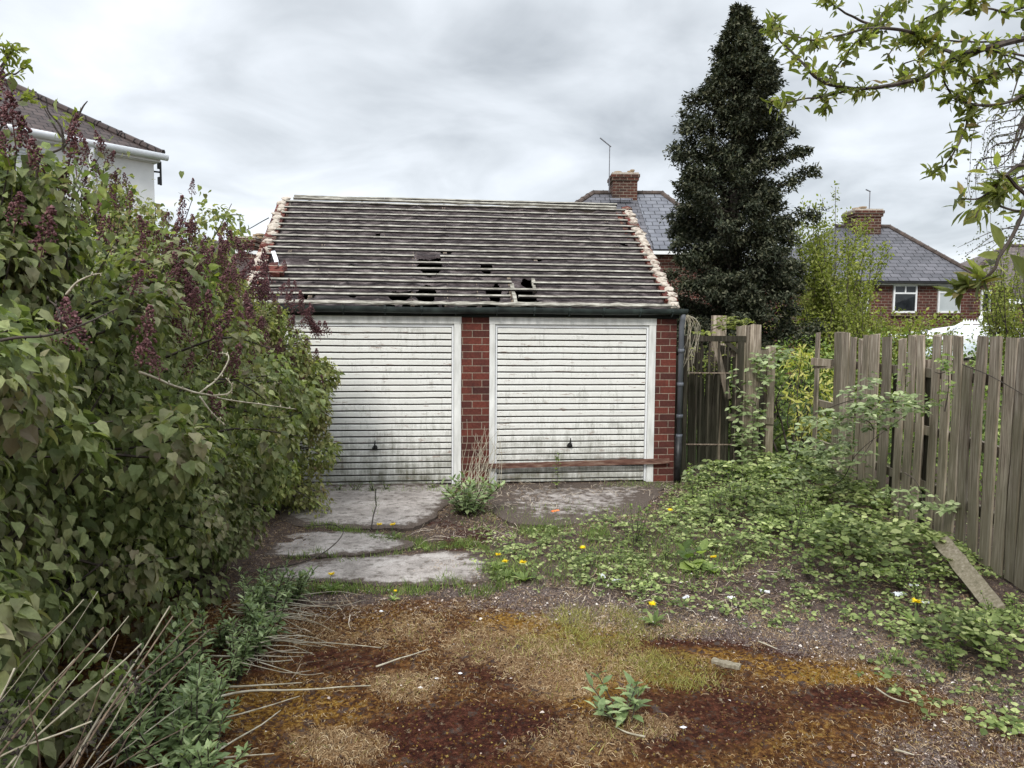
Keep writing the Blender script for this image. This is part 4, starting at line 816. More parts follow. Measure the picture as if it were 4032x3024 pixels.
# flower clusters
def panicle(seed):
    r = np.random.RandomState(seed); n = 150; tt = r.rand(n)**.8; th_ = r.rand(n)*6.283; rad = (.038*(1-tt)**.75+.006)*(1+.35*np.sin(th_*3+tt*25)); ln = .19
    p = np.stack([np.cos(th_)*rad, np.sin(th_)*rad, tt*ln], -1); m = MB(); X = rdir(n, r); Y = norm(np.cross(X, rdir(n, r))); Z = np.cross(X, Y)
    m.add(*many(OCT_V, OCT_F, p, X, Y, Z, r.uniform(.004, .0095, n))); m.add(*tube([(0, 0, -.06), (0, 0, ln)], [.003, .0015], 4)); return m
PAN = None
FP = [(165, 997), (588, 968), (429, 956), (558, 1103), (693, 1255), (564, 1350), (259, 1308), (311, 1379), (235, 1350), (729, 1473), (623, 1467), (705, 1056), (723, 897), (764, 909), (646, 890), (940, 1026), (965, 1045), (999, 1085), (1117, 1067),
      (946, 1173), (1034, 1185), (1075, 1179), (1164, 1150), (1146, 1232), (1187, 1214), (987, 1250), (1052, 1297), (1058, 1373), (993, 1444), (840, 1414), (788, 1103), (864, 1150), (1211, 1379), (1246, 1320), (1287, 1314), (1170, 1361),
      (1193, 1538), (870, 1632), (14, 371), (20, 700), (59, 552), (127, 642), (149, 688), (335, 597), (348, 633), (393, 588), (411, 611), (325, 733), (350, 760), (429, 724), (470, 746), (502, 742), (298, 656), (194, 805), (253, 814), (511, 823),
      (470, 832), (389, 841), (755, 765), (719, 846), (30, 620), (90, 700), (110, 600), (180, 860), (60, 880), (380, 700), (450, 800), (560, 1010), (600, 930), (880, 990), (900, 1060), (1060, 1120), (1100, 1160), (920, 1120), (1010, 1150), (1130, 1300),
      (560, 1420), (760, 1180), (820, 1040), (1080, 1420), (280, 560), (420, 660), (1220, 1290), (640, 1000), (690, 960), (960, 1330), (20, 480), (230, 900), (320, 870)]
protos = []; hl = {k: MB() for k in LB}; hs = {k: MB() for k in LB}
FP = [p for i, p in enumerate(FP) if not (p[0] < 250 and i % 2)]+[(1020, 1330), (1100, 1260), (1150, 1290), (1080, 1340), (1130, 1210), (1200, 1250), (1010, 1180), (960, 1290), (900, 1250), (860, 1310), (800, 1290), (740, 1340), (1160, 1440), (1100, 1480), (900, 1480), (1230, 1230), (660, 1120), (620, 1170), (750, 1060), (520, 1150)]+[(int(x_), int(np.interp(x_, [650, 900, 1000, 1100, 1200, 1280], [900, 940, 1020, 1100, 1200, 1330])+d_)) for x_, d_ in zip(np.random.RandomState(4).uniform(650, 1270, 55), np.random.RandomState(5).rand(55)**1.4*330)]
for i, (x, y) in enumerate(FP):
    p, k = hedge_hit(x, y); t_, base = LIL[k]
    if len(protos) < 4: o = panicle(40+i).build('flower_cluster', MT['flower'], t_); protos.append(o)
    else: o = protos[i % 4].copy(); COL.objects.link(o); o.parent = t_
    if y < 960:
        nl = 16 if x < 520 else 22; q = p+rs.randn(nl, 3)*[.13, .12, .11]-[0, 0, .13]; bush_leaves(hl[k], 'heart', q, norm(rdir(nl, rs)+[0, 0, .5]), (.03, .06), rs); a = np.array([p[0]-.35, p[1]+.1, max(.9, p[2]-1.0)]); hs[k].add(*tube(curve([a, (a+p)/2+rs.randn(3)*.05, p-[0, 0, .05]], 8), np.linspace(.009, .003, 8), 4, False))
    d = norm(CAM-p); p = p+d*.06; s_ = rs.uniform(.6, 1.0); o.location = [float(c) for c in p-base]; o.scale = (s_, s_, s_*rs.uniform(.8, 1.2))
    o.rotation_euler = Vector((d[0]*.35+rs.randn()*.3, d[1]*.35+rs.randn()*.3, 1)).to_track_quat('Z', 'Y').to_euler()
for k in LB:
    if hl[k].n: rebase(hl[k].build('upper_foliage', MT['lilac'], LIL[k][0]), LIL[k][1]); rebase(hs[k].build('upper_stems', MT['bark'], LIL[k][0]), LIL[k][1])
# pale bare twigs arching out of the lilacs
def pxcurve(pts, n=14): return curve(np.array([atY(x, y, Y) for x, y, Y in pts]), n)
def twig(lines, label, name='bare_twig', rad=.008, mat='twig', grp=None):
    t_ = thing(name, pxcurve(lines[0], 3)[0], label, 'twig', group=grp); base = np.array(t_.location)
    for i, ln in enumerate(lines):
        P = pxcurve(ln, 22); P = P+.006*np.stack([vnoise(P+3, 9), vnoise(P+7, 9), vnoise(P, 9)], -1); m = MB().add(*tube(P, np.linspace(rad*(1 if i == 0 else .7), rad*.35, len(P)), 6))
        for k_ in range(3, len(P)-1, 2): m.add(OCT_V*[.006, .006, .012]*(rad/.008)+P[k_]+rs.randn(3)*.004, OCT_F)
        rebase(m.build('stem' if i == 0 else 'side_shoot', MT[mat], t_, True), base)
twig([[(545, 1465, 3.3), (700, 1522, 3.5), (785, 1548, 3.6), (900, 1575, 3.8), (1100, 1605, 4.1), (1165, 1610, 4.2)], [(785, 1548, 3.6), (850, 1500, 3.7), (890, 1430, 3.75), (895, 1395, 3.8), (860, 1390, 3.8)],
      [(840, 1560, 3.65), (900, 1550, 3.7), (917, 1520, 3.7), (890, 1488, 3.7)], [(785, 1560, 3.6), (830, 1620, 3.65), (888, 1672, 3.7)]], 'pale bare twig with a hooked side shoot arching across the middle of the lilacs', rad=.007)
twig([[(-60, 1352, 1.9), (60, 1330, 1.92), (160, 1325, 1.95), (240, 1306, 1.97), (330, 1272, 2.0), (420, 1232, 2.05), (468, 1212, 2.05)], [(238, 1306, 1.97), (235, 1260, 1.95), (215, 1205, 1.95), (185, 1180, 1.95)]], 'greyish twig with opening buds reaching out over the near lilac leaves', rad=.005, mat='bark')
twig([[(262, 1160, 2.2), (310, 1112, 2.2), (365, 1085, 2.2), (400, 1078, 2.2)]], 'short pale twig above the large leaves of the near lilac', rad=.004)
# ---------------------------------------------------------------- conifer
rs = np.random.RandomState(31); cb = np.array([atY(2880, 1300, 14.)[0], 14., 0]); cy = thing('conifer_tree', cb, 'tall dark pointed conifer standing behind the right end of the garage', 'tree')
zt = atY(2890, 12, 14.)[2]; MB().add(*tube([(0, 0, -.1), (0.03, 0, 3), (-.05, 0, 6), (-.08, 0, zt-.2)], [.17, .12, .06, .012], 10)).build('trunk', MT['bark'], cy, True)
prof_z = np.array([atY(2890, y, 14.)[2] for y in (1900, 1400, 1200, 1000, 800, 620, 480, 350, 240, 120, 60, 12)]); prof_r = np.array([1.0, 1.32, 1.36, 1.30, 1.14, 1.02, .9, .74, .54, .26, .15, .04])
m = MB(); br = MB(); nb = 430
for i in range(nb):
    z = .15+(zt-.25)*(i+rs.rand())/nb; R = np.interp(z, prof_z, prof_r); az = rs.rand()*6.283; L_ = R*rs.choice([rs.uniform(.5, .95), rs.uniform(.9, 1.18)], p=[.55, .45])
    L_ *= 1+.16*math.sin(az*3+z*1.9); 
    rise = rs.uniform(.25, .75)*L_+.1; dv = np.array([math.cos(az), math.sin(az), 0]); a = np.array([0, 0, max(.05, z-rise*.8)]); P = curve([a, a+dv*L_*.4+[0, 0, rise*.4], a+dv*L_*.8+[0, 0, rise*.85], a+dv*L_+[0, 0, rise*(.82)]], 10)
    br.add(*tube(P, np.linspace(.018, .004, 10), 4, False)); n = int(150+260*L_)
    tt = rs.beta(2.3, 1.0, n); idx = tt*9; i0 = np.minimum(idx.astype(int), 8); q = P[i0]+(P[i0+1]-P[i0])*(idx-i0)[:, None]
    sub = rs.randint(0, 16, n); so_ = rs.randn(16, 3)*.5; spread = (.03+.12*tt*(1.15-tt)*2)[:, None]*min(1, .35+R); q = q+(so_[sub]*1.7+rs.randn(n, 3)*.45)*spread*[1, 1, .8]
    d = norm(dv*.7+[0, 0, -.15]+rdir(n, rs)*.8); leaves(m, 'blade', q, d, norm(UPV+rdir(n, rs)*.8), np.stack([rs.uniform(.6, 1.2, n)*.62, rs.uniform(.04, .10, n), rs.uniform(.04, .08, n)], -1))
m.build('crown', MT['cypress'], cy); br.build('branches', MT['bark'], cy)
# ---------------------------------------------------------------- generic shrubs and trees
def shrub(name, base, blobs, n, kind, size, mat, label, cat='shrub', rs=None, stems=14, group=None, **kw):
    rs = rs or np.random.RandomState(int(abs(base[0]*97+base[1]*31)) % 9999); base = np.array([base[0], base[1], 0.]); t_ = thing(name, base, label, cat, group=group)
    q, g = blob_pts(blobs, n, rs, **kw); m = MB(); bush_leaves(m, kind, q, g, size, rs, .5, .2, .9); rebase(m.build('foliage', MT[mat], t_), base)
    m = MB(); limbs(m, base, q[rs.choice(len(q), stems)], rs, .02); rebase(m.build('stems', MT['bark'], t_), base); return t_
def shoots_tree(name, base, tips, mat, label, kind, size, nl, rs, spread=.12, r0=.05, cat='tree', start=.35, fork=.9):
    base = np.array([base[0], base[1], 0.]); t_ = thing(name, base, label, cat); m = MB(); b_ = MB(); b_.add(*tube([base, base+[0, 0, fork]], [r0, r0*.8], 8))
    for tp in tips:
        tp = np.asarray(tp); s0 = base+[0, 0, fork*rs.uniform(.3, 1)]; mid = s0*.5+tp*.5+rs.randn(3)*.18+[0, 0, -.1]; P = curve([s0, s0*.7+mid*.3+[0, 0, .15], mid, tp], 14)
        b_.add(*tube(P, np.linspace(r0*.5, .004, 14), 5, False)); tt = start+(1-start)*rs.rand(nl)**.8; idx = tt*13; i0 = np.minimum(idx.astype(int), 12)
        q = P[i0]+(P[i0+1]-P[i0])*(idx-i0)[:, None]+rs.randn(nl, 3)*(spread*(1.25-tt))[:, None]; leaves(m, kind, q, norm(rdir(nl, rs)+[0, 0, .4]), rdir(nl, rs)+[0, 0, .7], rs.uniform(size[0], size[1], nl))
    rebase(m.build('crown', MT[mat], t_), base); rebase(b_.build('trunk', MT['bark'], t_), base); return t_
rs = np.random.RandomState(41)
tips = [atY(rs.uniform(3130, 3420), rs.uniform(820, 1250), 15+rs.randn()*.6) for _ in range(44)]+[atY(x, y, 15) for x, y in ((3290, 735), (3210, 800), (3240, 780), (3340, 830), (3160, 790), (3380, 870), (3485, 960), (3440, 970), (3500, 985), (3180, 900), (3130, 850))]
shoots_tree('young_tree', (atY(3260, 1300, 15)[0], 15.), tips, 'ygreen', 'yellow green leafy tree just right of the dark conifer', 'oval', (.05, .09), 340, rs, .2)
tips = [atY(x_, rs.uniform(1190 if x_ < 3480 else 1265, 1335), 12+rs.randn()*.5) for x_ in rs.uniform(3300, 3760, 44)]+[atY(x, y, 12) for x, y in ((3380, 1180), (3480, 1215), (3560, 1270), (3240, 1230), (3330, 1130), (3430, 1150))]
shoots_tree('hedge_shrub', (atY(3480, 1300, 12)[0], 12.), tips, 'ygreen', 'spreading yellow green shrub rising over the tops of the fence boards', 'oval', (.035, .065), 260, rs, .16, cat='shrub', fork=.5)
tips = [atY(rs.uniform(3830, 4100), rs.uniform(930, 1280), 16+rs.randn()*.5) for _ in range(40)]+[atY(rs.uniform(3870, 3960), rs.uniform(1230, 1300), 16) for _ in range(6)]
shoots_tree('birch_tree', (atY(4015, 1300, 16)[0], 16.), tips, 'ygreen', 'thin leafy greyish green tree in front of the end house at right', 'oval', (.04, .08), 170, rs, .25)
# hanging birch twigs at the right edge
bb = np.array([5.9, 8., 0]); t_ = thing('weeping_birch', bb, 'fine drooping birch twigs hanging into the right edge of the sky', 'tree'); bt, bl_ = MB(), MB(); bt.add(*tube([bb, bb+[.1, 0, 2.5], bb+[0, 0, 5.2]], [.09, .07, .03], 8))
for k_ in range(46):
    x = rs.uniform(3880, 4250) if k_ > 9 else rs.uniform(3830, 3990); y0 = rs.uniform(380, 760); top_ = atY(x+120, y0-60, 8.); ln = rs.uniform(.35, .95); a0 = bb+[0, 0, rs.uniform(3.9, 5.1)]
    P = curve([a0, a0*.4+top_*.6+[0, 0, .3], top_, top_+[-.3-.1*rs.rand(), 0, -.12], top_+[-.38+rs.randn()*.06, 0, -ln]], 22); bt.add(*tube(P, np.linspace(.012, .0018, 22), 4, False)); nl = 52; i0 = rs.randint(8, 22, nl)
    leaves(bl_, 'dia', P[i0]+rs.randn(nl, 3)*.02, norm(rdir(nl, rs)-[0, 0, .6]), rdir(nl, rs), rs.uniform(.018, .034, nl))
for (x0, y0), (x1, y1) in (((4100, 880), (3770, 975)), ((4090, 850), (3800, 1010)), ((4080, 900), (3850, 1020)), ((4100, 920), (3800, 1000))):
    a0 = bb+[0, 0, 3.9]; P = curve([a0, atY(x0, y0, 8), atY((x0+x1)/2, (y0+y1)/2-25, 8), atY(x1, y1, 8)], 18); bt.add(*tube(P, np.linspace(.012, .0018, 18), 4, False)); nl = 34; i0 = rs.randint(9, 18, nl); leaves(bl_, 'dia', P[i0]+rs.randn(nl, 3)*.025, norm(rdir(nl, rs)-[0, 0, .6]), rdir(nl, rs), rs.uniform(.02, .035, nl))
rebase(bt.build('trunk', MT['bark'], t_), bb); rebase(bl_.build('crown', MT['birch'], t_), bb)
# ---------------------------------------------------------------- overhanging fruit tree
rs = np.random.RandomState(51); Z9 = lambda p: (2900+p[0]/1.951, p[1]/1.951)
BR = [([(2600, 120), (2380, 255), (2209, 300), (2000, 350), (1850, 390), (1700, 430), (1600, 510), (1450, 590), (1300, 635), (1150, 660), (1000, 680), (850, 675), (700, 645), (600, 590), (500, 480), (400, 370), (330, 310), (270, 200)], .020, 300, 2.7),
      ([(1000, 680), (850, 700), (650, 740), (450, 775), (370, 790), (270, 775)], .006, 100, 2.7),
      ([(1720, 425), (1550, 370), (1450, 300), (1350, 250), (1150, 215), (1000, 225), (850, 260), (700, 290), (600, 305), (500, 290), (330, 240), (270, 190)], .010, 230, 2.75),
      ([(1150, 215), (1000, 180), (850, 110), (750, 30), (680, -60)], .008, 90, 2.75),
      ([(2700, 500), (2450, 600), (2209, 720), (2100, 775), (1950, 810), (1800, 800), (1680, 760), (1610, 660), (1600, 540), (1570, 500)], .012, 200, 2.6),
      ([(1810, 800), (1775, 900), (1750, 1000), (1700, 1120), (1640, 1230), (1560, 1290), (1500, 1320)], .006, 130, 2.6),
      ([(2600, 170), (2209, 290), (1950, 322), (1650, 310), (1350, 290)], .009, 120, 2.8),
      ([(2600, -60), (2300, 20), (2100, 90), (1900, 60), (1800, 30)], .010, 150, 2.6), ([(1400, 260), (1420, 160), (1550, 90), (1640, 20)], .006, 90, 2.75), ([(1100, 220), (1120, 120), (1250, 40), (1300, -40)], .006, 90, 2.75),
      ([(700, 640), (760, 520), (830, 430), (900, 340), (1000, 290)], .005, 90, 2.72), ([(1300, 640), (1260, 540), (1300, 480), (1400, 470)], .005, 70, 2.7), ([(1700, 440), (1760, 560), (1850, 600), (1990, 560)], .006, 100, 2.65),
      ([(1680, 760), (1780, 680), (1880, 620), (1960, 600)], .005, 70, 2.6), ([(2300, 450), (2200, 480), (2120, 540), (2050, 420)], .006, 80, 2.6), ([(1280, 300), (1200, 370), (1150, 460)], .004, 40, 2.75), ([(640, 740), (690, 800), (680, 850)], .004, 22, 2.7)]
fb = np.array([4.15, 2.9, 0]); ft_ = thing('fruit_tree', fb, 'leafy fruit tree branches hanging into the top right of the sky', 'tree'); bt, bl_ = MB(), MB()
bt.add(*tube(curve([fb, fb+[-.1, 0, 1.2], fb+[-.25, -.05, 2.4], fb+[-.1, 0, 3.8]], 12), np.linspace(.10, .04, 12), 9))
def leafy(P, r0, nl, size, mbt, mbl, r1=.0022, spread=.012, clump=True):
    n = len(P); P = P+.004*np.stack([vnoise(P+3, 12), vnoise(P+7, 12), vnoise(P, 12)], -1); mbt.add(*tube(P, np.linspace(r0, r1, n), 6, False)); T = norm(np.gradient(P, axis=0))
    tt = rs.rand(nl)
    if clump: c_ = rs.rand(max(3, nl//9)); tt = np.clip(c_[rs.randint(0, len(c_), nl)]+rs.randn(nl)*.012, 0, 1); tt[:nl//7] = 1-np.abs(rs.randn(nl//7))*.03
    idx = np.clip(tt, 0, 1)*(n-1.001); i0 = idx.astype(int); q = P[i0]+(P[i0+1]-P[i0])*(idx-i0)[:, None]+rs.randn(nl, 3)*spread
    d = norm(T[i0]*.6+rdir(nl, rs)*.9-[0, 0, .12]); s_ = rs.uniform(size[0], size[1], nl); leaves(mbl, 'oval', q, d, rdir(nl, rs)+[0, 0, .8], np.stack([s_*rs.uniform(.45, .8, nl), s_, s_], -1))
for pts, r0, nl, Yd in BR:
    P = np.array([atY(*Z9(p), Yd+.12*math.sin(i*1.3)) for i, p in enumerate(pts)]); 
    if pts[0][0] > 2250: P = np.vstack([fb+[-.15, 0, P[0][2]*.88], P])
    leafy(curve(P, 60), r0*.72, int(nl*.95), (.028, .058), bt, bl_)
for pts, r0, nl in (([(4200, 640, 2.0), (4060, 800, 2.0), (4007, 900, 2.0), (3962, 969, 2.0), (3935, 1012, 2.0), (3920, 1051, 2.0), (3880, 1093, 2.02), (3850, 1117, 2.03), (3811, 1132, 2.04), (3769, 1153, 2.05)], .007, 0),):
    P = np.array([atY(*p) for p in pts]); P = np.vstack([fb+[-.2, 0, 2.4], P]); C = curve(P, 50); leafy(C, r0*.8, 6, (.05, .06), bt, bl_, r1=.0035)
    tip = C[34:]; n = 46; q = tip[rs.randint(0, len(tip), n)]; leaves(bl_, 'oval', q, norm(rdir(n, rs)*.8+[-.6, 0, .1]), rdir(n, rs)+[0, 0, .6], np.stack([rs.uniform(.022, .035, n), rs.uniform(.045, .08, n), rs.uniform(.05, .06, n)], -1))
for x, y, dx, dy, s_ in ((3945, 985, -.2, .7, .085), (3975, 1000, .6, -.6, .11), (3940, 1010, -.9, .1, .06)):
    q = atY(x, y, 2.0); leaves(bl_, 'oval', q[None], norm(np.array([[dx, .1, dy]])), np.array([[.1, -1, .4]]), np.array([[s_*.85, s_, s_]]))
for pts, nl in (([(4150, 640, 2.1), (4010, 700, 2.1), (3966, 710, 2.1), (3915, 743, 2.1), (3848, 784, 2.1), (3780, 784, 2.1)], 85), ([(4100, 720, 2.1), (4000, 740, 2.1), (3940, 690, 2.1), (3925, 670, 2.1)], 24), ([(4100, 820, 2.1), (4000, 830, 2.1), (3880, 800, 2.1), (3840, 860, 2.1)], 40)):
    leafy(curve(np.array([atY(*p) for p in pts]), 30), .004, nl, (.03, .06), bt, bl_)
rebase(bt.build('branches', MT['bark'], ft_), fb); rebase(bl_.build('leaves', MT['plum'], ft_), fb)
# twigs of another shrub at the top left
sb_ = np.array([-2.9, 3.6, 0]); t_ = thing('elder_shrub', sb_, 'sparse leafy twigs standing against the sky above the near lilac', 'shrub'); bt, bl_ = MB(), MB()
for pts, nl in (([(-120, 520, 3.2), (0, 300, 3.2), (20, 230, 3.2), (10, 185, 3.2)], 60), ([(-80, 420, 3.2), (20, 300, 3.2), (60, 290, 3.2), (98, 258, 3.2)], 30), ([(-40, 330, 3.2), (30, 225, 3.2), (62, 190, 3.2)], 30), ([(150, 620, 3.4), (250, 580, 3.4), (270, 520, 3.4), (290, 450, 3.4)], 26), ([(250, 600, 3.4), (240, 500, 3.4), (190, 440, 3.4), (182, 390, 3.4)], 5), ([(260, 560, 3.4), (215, 500, 3.4), (170, 420, 3.4)], 8), ([(280, 520, 3.4), (320, 430, 3.4), (342, 400, 3.4)], 2), ([(-60, 600, 3.2), (60, 420, 3.2), (110, 380, 3.2)], 30)):
    leafy(curve(np.array([atY(*p) for p in pts]), 24), .006, nl, (.03, .055), bt, bl_, r1=.002)
bt.add(*tube(curve([sb_, sb_+[.1, 0, 1.5], atY(-40, 520, 3.3)], 10), np.linspace(.02, .007, 10), 6)); bt.add(*tube(curve([sb_+[0, 0, .1], sb_+[.4, 0, 1.5], atY(150, 620, 3.4)], 10), np.linspace(.02, .007, 10), 6))
rebase(bt.build('branches', MT['bark'], t_), sb_); rebase(bl_.build('leaves', MT['ygreen'], t_), sb_)
# ---------------------------------------------------------------- low planting and litter on the ground
rs = np.random.RandomState(61)
def scatter(n, fn, x=(-3.2, 5.), y=(2.4, 9.6)):
    P = np.stack([rs.uniform(*x, n), rs.uniform(*y, n), np.zeros(n)], -1); px, py = proj(P); P = P[rs.rand(n) < fn(P, px, py)]; P[:, 2] = gz(P); return P
def offg(P, px, py): # keep out of the garage
    u = (P-GO)@EU; v = (P-GO)@EV; return ~((v > -.03)&(u < UR+.1))
sw = lambda px, py: (px+vnoise(np.stack([px, py, 0*px], -1), .006)*90, py+vnoise(np.stack([px, py, 0*px+7], -1), .008)*35)
# bramble and nettle cover on the right
def Dgreen(P, px, py):
    a, b = sw(px, py); e_ = ell(a, b, [(3050, 2080, 520, 170, 1), (3500, 2270, 420, 150, .85), (3850, 2600, 460, 220, 1), (3600, 2440, 350, 80, .8), (2800, 1965, 230, 80, .9), (2520, 2130, 330, 100, .55), (2700, 2250, 300, 80, .5), (3300, 2420, 380, 60, .45), (2150, 2240, 240, 65, .6),
         (4050, 2780, 260, 130, .9), (2040, 2200, 170, 60, .5), (2350, 2190, 350, 80, .8), (2600, 2270, 420, 90, .75), (2150, 2120, 250, 60, .5), (3000, 2330, 500, 70, .7), (3100, 1890, 300, 60, 1), (2480, 2340, 200, 50, .3), (1900, 2170, 250, 22, .5), (3650, 2000, 500, 90, .5)])
    return e_*(.35+.65*(vnoise(P, 4) > -.12))*offg(P, px, py)
P = scatter(42000, Dgreen); px, py = proj(P)
hm = .045+.13*ell(px, py, [(3080, 2060, 430, 130, 1)])+.18*ell(px, py, [(3030, 1905, 300, 55, 1)])+.14*ell(px, py, [(3350, 1990, 200, 60, 1)])+.20*ell(px, py, [(3480, 2240, 350, 110, 1)])+.10*ell(px, py, [(3900, 2560, 320, 120, 1)])
hm = hm*(1+.45*vnoise(P, 3.1)); n = len(P); hh = hm*(1-rs.rand(n)**2.2*.8); hh = hh*(1+.8*np.clip(vnoise(P, 7), 0, 1))
low_ = MB(); c0 = P+np.stack([0*hh, 0*hh, hh], -1); az = rs.rand(n)*6.283
for k_, aa in enumerate((0, 2.1, -2.1)):
    d = np.stack([np.cos(az+aa), np.sin(az+aa), rs.uniform(-.35, .35, n)], -1); sz = rs.uniform(.020, .062, n)*(.8+1.0*np.minimum(hm, .25)/.25)*.85*(1 if k_ == 0 else .85); leaves(low_, 'oval', c0+d*.004, norm(d), norm(np.stack([rs.randn(n)*.35, rs.randn(n)*.35-.25, np.ones(n)], -1)), np.stack([sz*1.25, sz, sz], -1))
tag(low_.build('ground_cover', MT['cover']), 'low green bramble and nettle leaves carpeting the right side of the yard', 'ground cover', kind='stuff')
# grass strips, moss tufts, dry grass, litter
def blades(name, D, n, hgt, mat, label, cat, lean=.5, w_=1., x=(-3.2, 5.), y=(2.4, 9.2)):
    P = scatter(n, D, x, y); m = MB(); k = len(P); d = norm(np.stack([rs.randn(k)*lean, rs.randn(k)*lean, np.ones(k)], -1)); h_ = rs.uniform(hgt[0], hgt[1], k)
    leaves(m, 'blade', P-[0, 0, .003], d, rdir(k, rs), np.stack([h_*0+w_*rs.uniform(.6, 1.3, k), h_, h_], -1)); return tag(m.build(name, MT[mat]), label, cat, kind='stuff')
def band(L_, w_, ys_=1.6):
    return lambda P, px, py: np.clip(1.3-poldist(*sw(px, py), L_, ys_)/w_, 0, 1)*offg(P, px, py)
gs1 = band([(1020, 2325), (1300, 2322), (1700, 2325), (1980, 2300), (2050, 2210)], 24); gs2 = band([(1180, 2096), (1500, 2096), (1640, 2110), (1690, 2170), (1900, 2170), (2000, 2185)], 17); gs3 = band([(1080, 2200), (1300, 2192), (1560, 2180), (1640, 2140)], 10)
clump = ell
D1_ = lambda P, px, py: np.maximum.reduce([gs1(P, px, py), gs2(P, px, py), gs3(P, px, py)*.7, ell(px, py, [(2350, 2110, 60, 22, 1), (1990, 2260, 90, 35, 1), (1560, 1935, 420, 8, .25), (1480, 2000, 8, 60, .4), (2560, 1915, 200, 12, .4), (2130, 2080, 110, 40, .6), (2600, 2200, 400, 100, .3), (2300, 2250, 450, 70, .22), (1250, 2320, 260, 18, 1), (3500, 2590, 60, 20, 1), (2280, 2040, 500, 50, .12)])])
blades('grass', D1_, 170000, (.035, .10), 'grass', 'green grass growing in strips between the concrete slabs', 'grass', w_=.085, x=(-3, 3.4), y=(3.6, 8.9))
m_tan = lambda P, px, py: zones(P)[3]*.9+.06*zones(P)[2]
blades('yellow_grass', lambda P, px, py: m_tan(P, px, py)*(.25+.75*(vnoise(P, 5) > 0)), 80000, (.025, .075), 'ygrass', 'thin yellow green grass growing in the moss', 'grass', .8, .05, x=(-1, 3), y=(3, 5.2))
def Ddry(P, px, py):
    mar, och, tan, yg, lit, moss = zones(P); return np.clip((tan*.9+yg*.35+lit*.55+moss*.10+.16-.3*mar)*(.3+.7*(vnoise(P, 6) > -.1))*offg(P, px, py)*(px > 700), 0, 1)
def strands(name, D, n, ln, mat, label, cat, w_=.0022, x=(-2.4, 4.4), y=(2.45, 8.8), lift=.012):
    P = scatter(n, D, x, y); k = len(P); az = rs.rand(k)*6.283; L_ = rs.uniform(ln[0], ln[1], k)*(rs.rand(k)**1.5*.8+.3); d = np.stack([np.cos(az), np.sin(az), 0*az], -1); sd_ = np.stack([-np.sin(az), np.cos(az), 0*az], -1)
    cv = rs.randn(k)*.13; V = []
    wv_ = w_*rs.uniform(.6, 1.5, k)
    for t_, z_ in ((0, .2), (.35, 1.), (.7, .8), (1., .1)):
        c = P+d*(L_*t_)[:, None]+sd_*(cv*L_*t_*(1-t_)*2.5)[:, None]+[0, 0, 1]*(.003+rs.rand(k)*lift*z_)[:, None]
        V.append(c+sd_*(wv_*(1-.6*t_))[:, None]); V.append(c-sd_*(wv_*(1-.6*t_))[:, None]+[0, 0, .0015])
    V = np.stack(V, 1).reshape(-1, 3); i = (np.arange(k)*8)[:, None]; Fq = np.concatenate([i+np.array([[2*j, 2*j+1, 2*j+3, 2*j+2]]) for j in range(3)])
    return tag(MB().add(V, Fq).build(name, MT[mat]), label, cat, kind='stuff')
strands('dry_grass', Ddry, 380000, (.015, .05), 'straw', 'short dead straw coloured grass strewn over the brown moss', 'dead grass', .0007, lift=.018)
def Dlit(P, px, py):
    z_ = zones(P); gr_ = Dgreen(P, px, py); return np.clip(z_[4]*.85+.07-.045*z_[5]+ell(px, py, [(2150, 2000, 480, 80, .7), (2850, 2330, 500, 90, .5)])-.15*gr_, 0, 1)*offg(P, px, py)*(px > 800)
P = scatter(150000, Dlit); n = len(P); m = MB(); nr = norm(np.stack([rs.randn(n)*.45, rs.randn(n)*.45, np.ones(n)], -1)); sz = rs.uniform(.007, .022, n)*(.5+rs.rand(n)**4*.9)
leaves(m, 'oval', P+[0, 0, .006]+np.stack([0*sz, 0*sz, rs.rand(n)*.01], -1), norm(rdir(n, rs)*[1, 1, .2]), nr, np.stack([sz*rs.uniform(.8, 1.8, n), sz, sz*2.2], -1)); tag(m.build('leaf_litter', MT['litter']), 'pale fallen leaf fragments scattered across the yard', 'leaf litter', kind='stuff')
P = scatter(90000, lambda P, px, py: zones(P)[5]*(.4+.6*(vnoise(P, 4) > 0))*(1-.5*zones(P)[1])); n = len(P); m = MB(); X_ = rdir(n, rs); Y_ = norm(np.cross(X_, rdir(n, rs))); s_ = rs.uniform(.003, .009, n); m.add(*many(OCT_V*[1, 1, .6], OCT_F, P+[0, 0, .001], X_, Y_, np.cross(X_, Y_), s_))
t = NT('moss_tufts', .95, .1); t.col(t.ramp(t.geo.outputs['Random Per Island'], [(0, (.02, .008, .005)), (.5, (.075, .034, .012)), (.8, (.15, .085, .022)), (1, (.22, .16, .05))])); tag(m.build('moss_tufts', t.m), 'small brown tufts of moss', 'moss', kind='stuff')
# dead twig mat by the pier and in front of the right door
strands('twig_litter', lambda P, px, py: ell(px, py, [(2050, 1960, 260, 60, 1), (1820, 2100, 300, 45, .45), (2350, 1930, 420, 30, .7), (2700, 2330, 700, 90, .25), (1200, 2400, 300, 40, .9), (1000, 2550, 250, 130, .35)])*offg(P, px, py), 16000, (.08, .34), 'stem', 'mat of fine dead twigs lying on the ground', 'twigs', .0022, lift=.05)
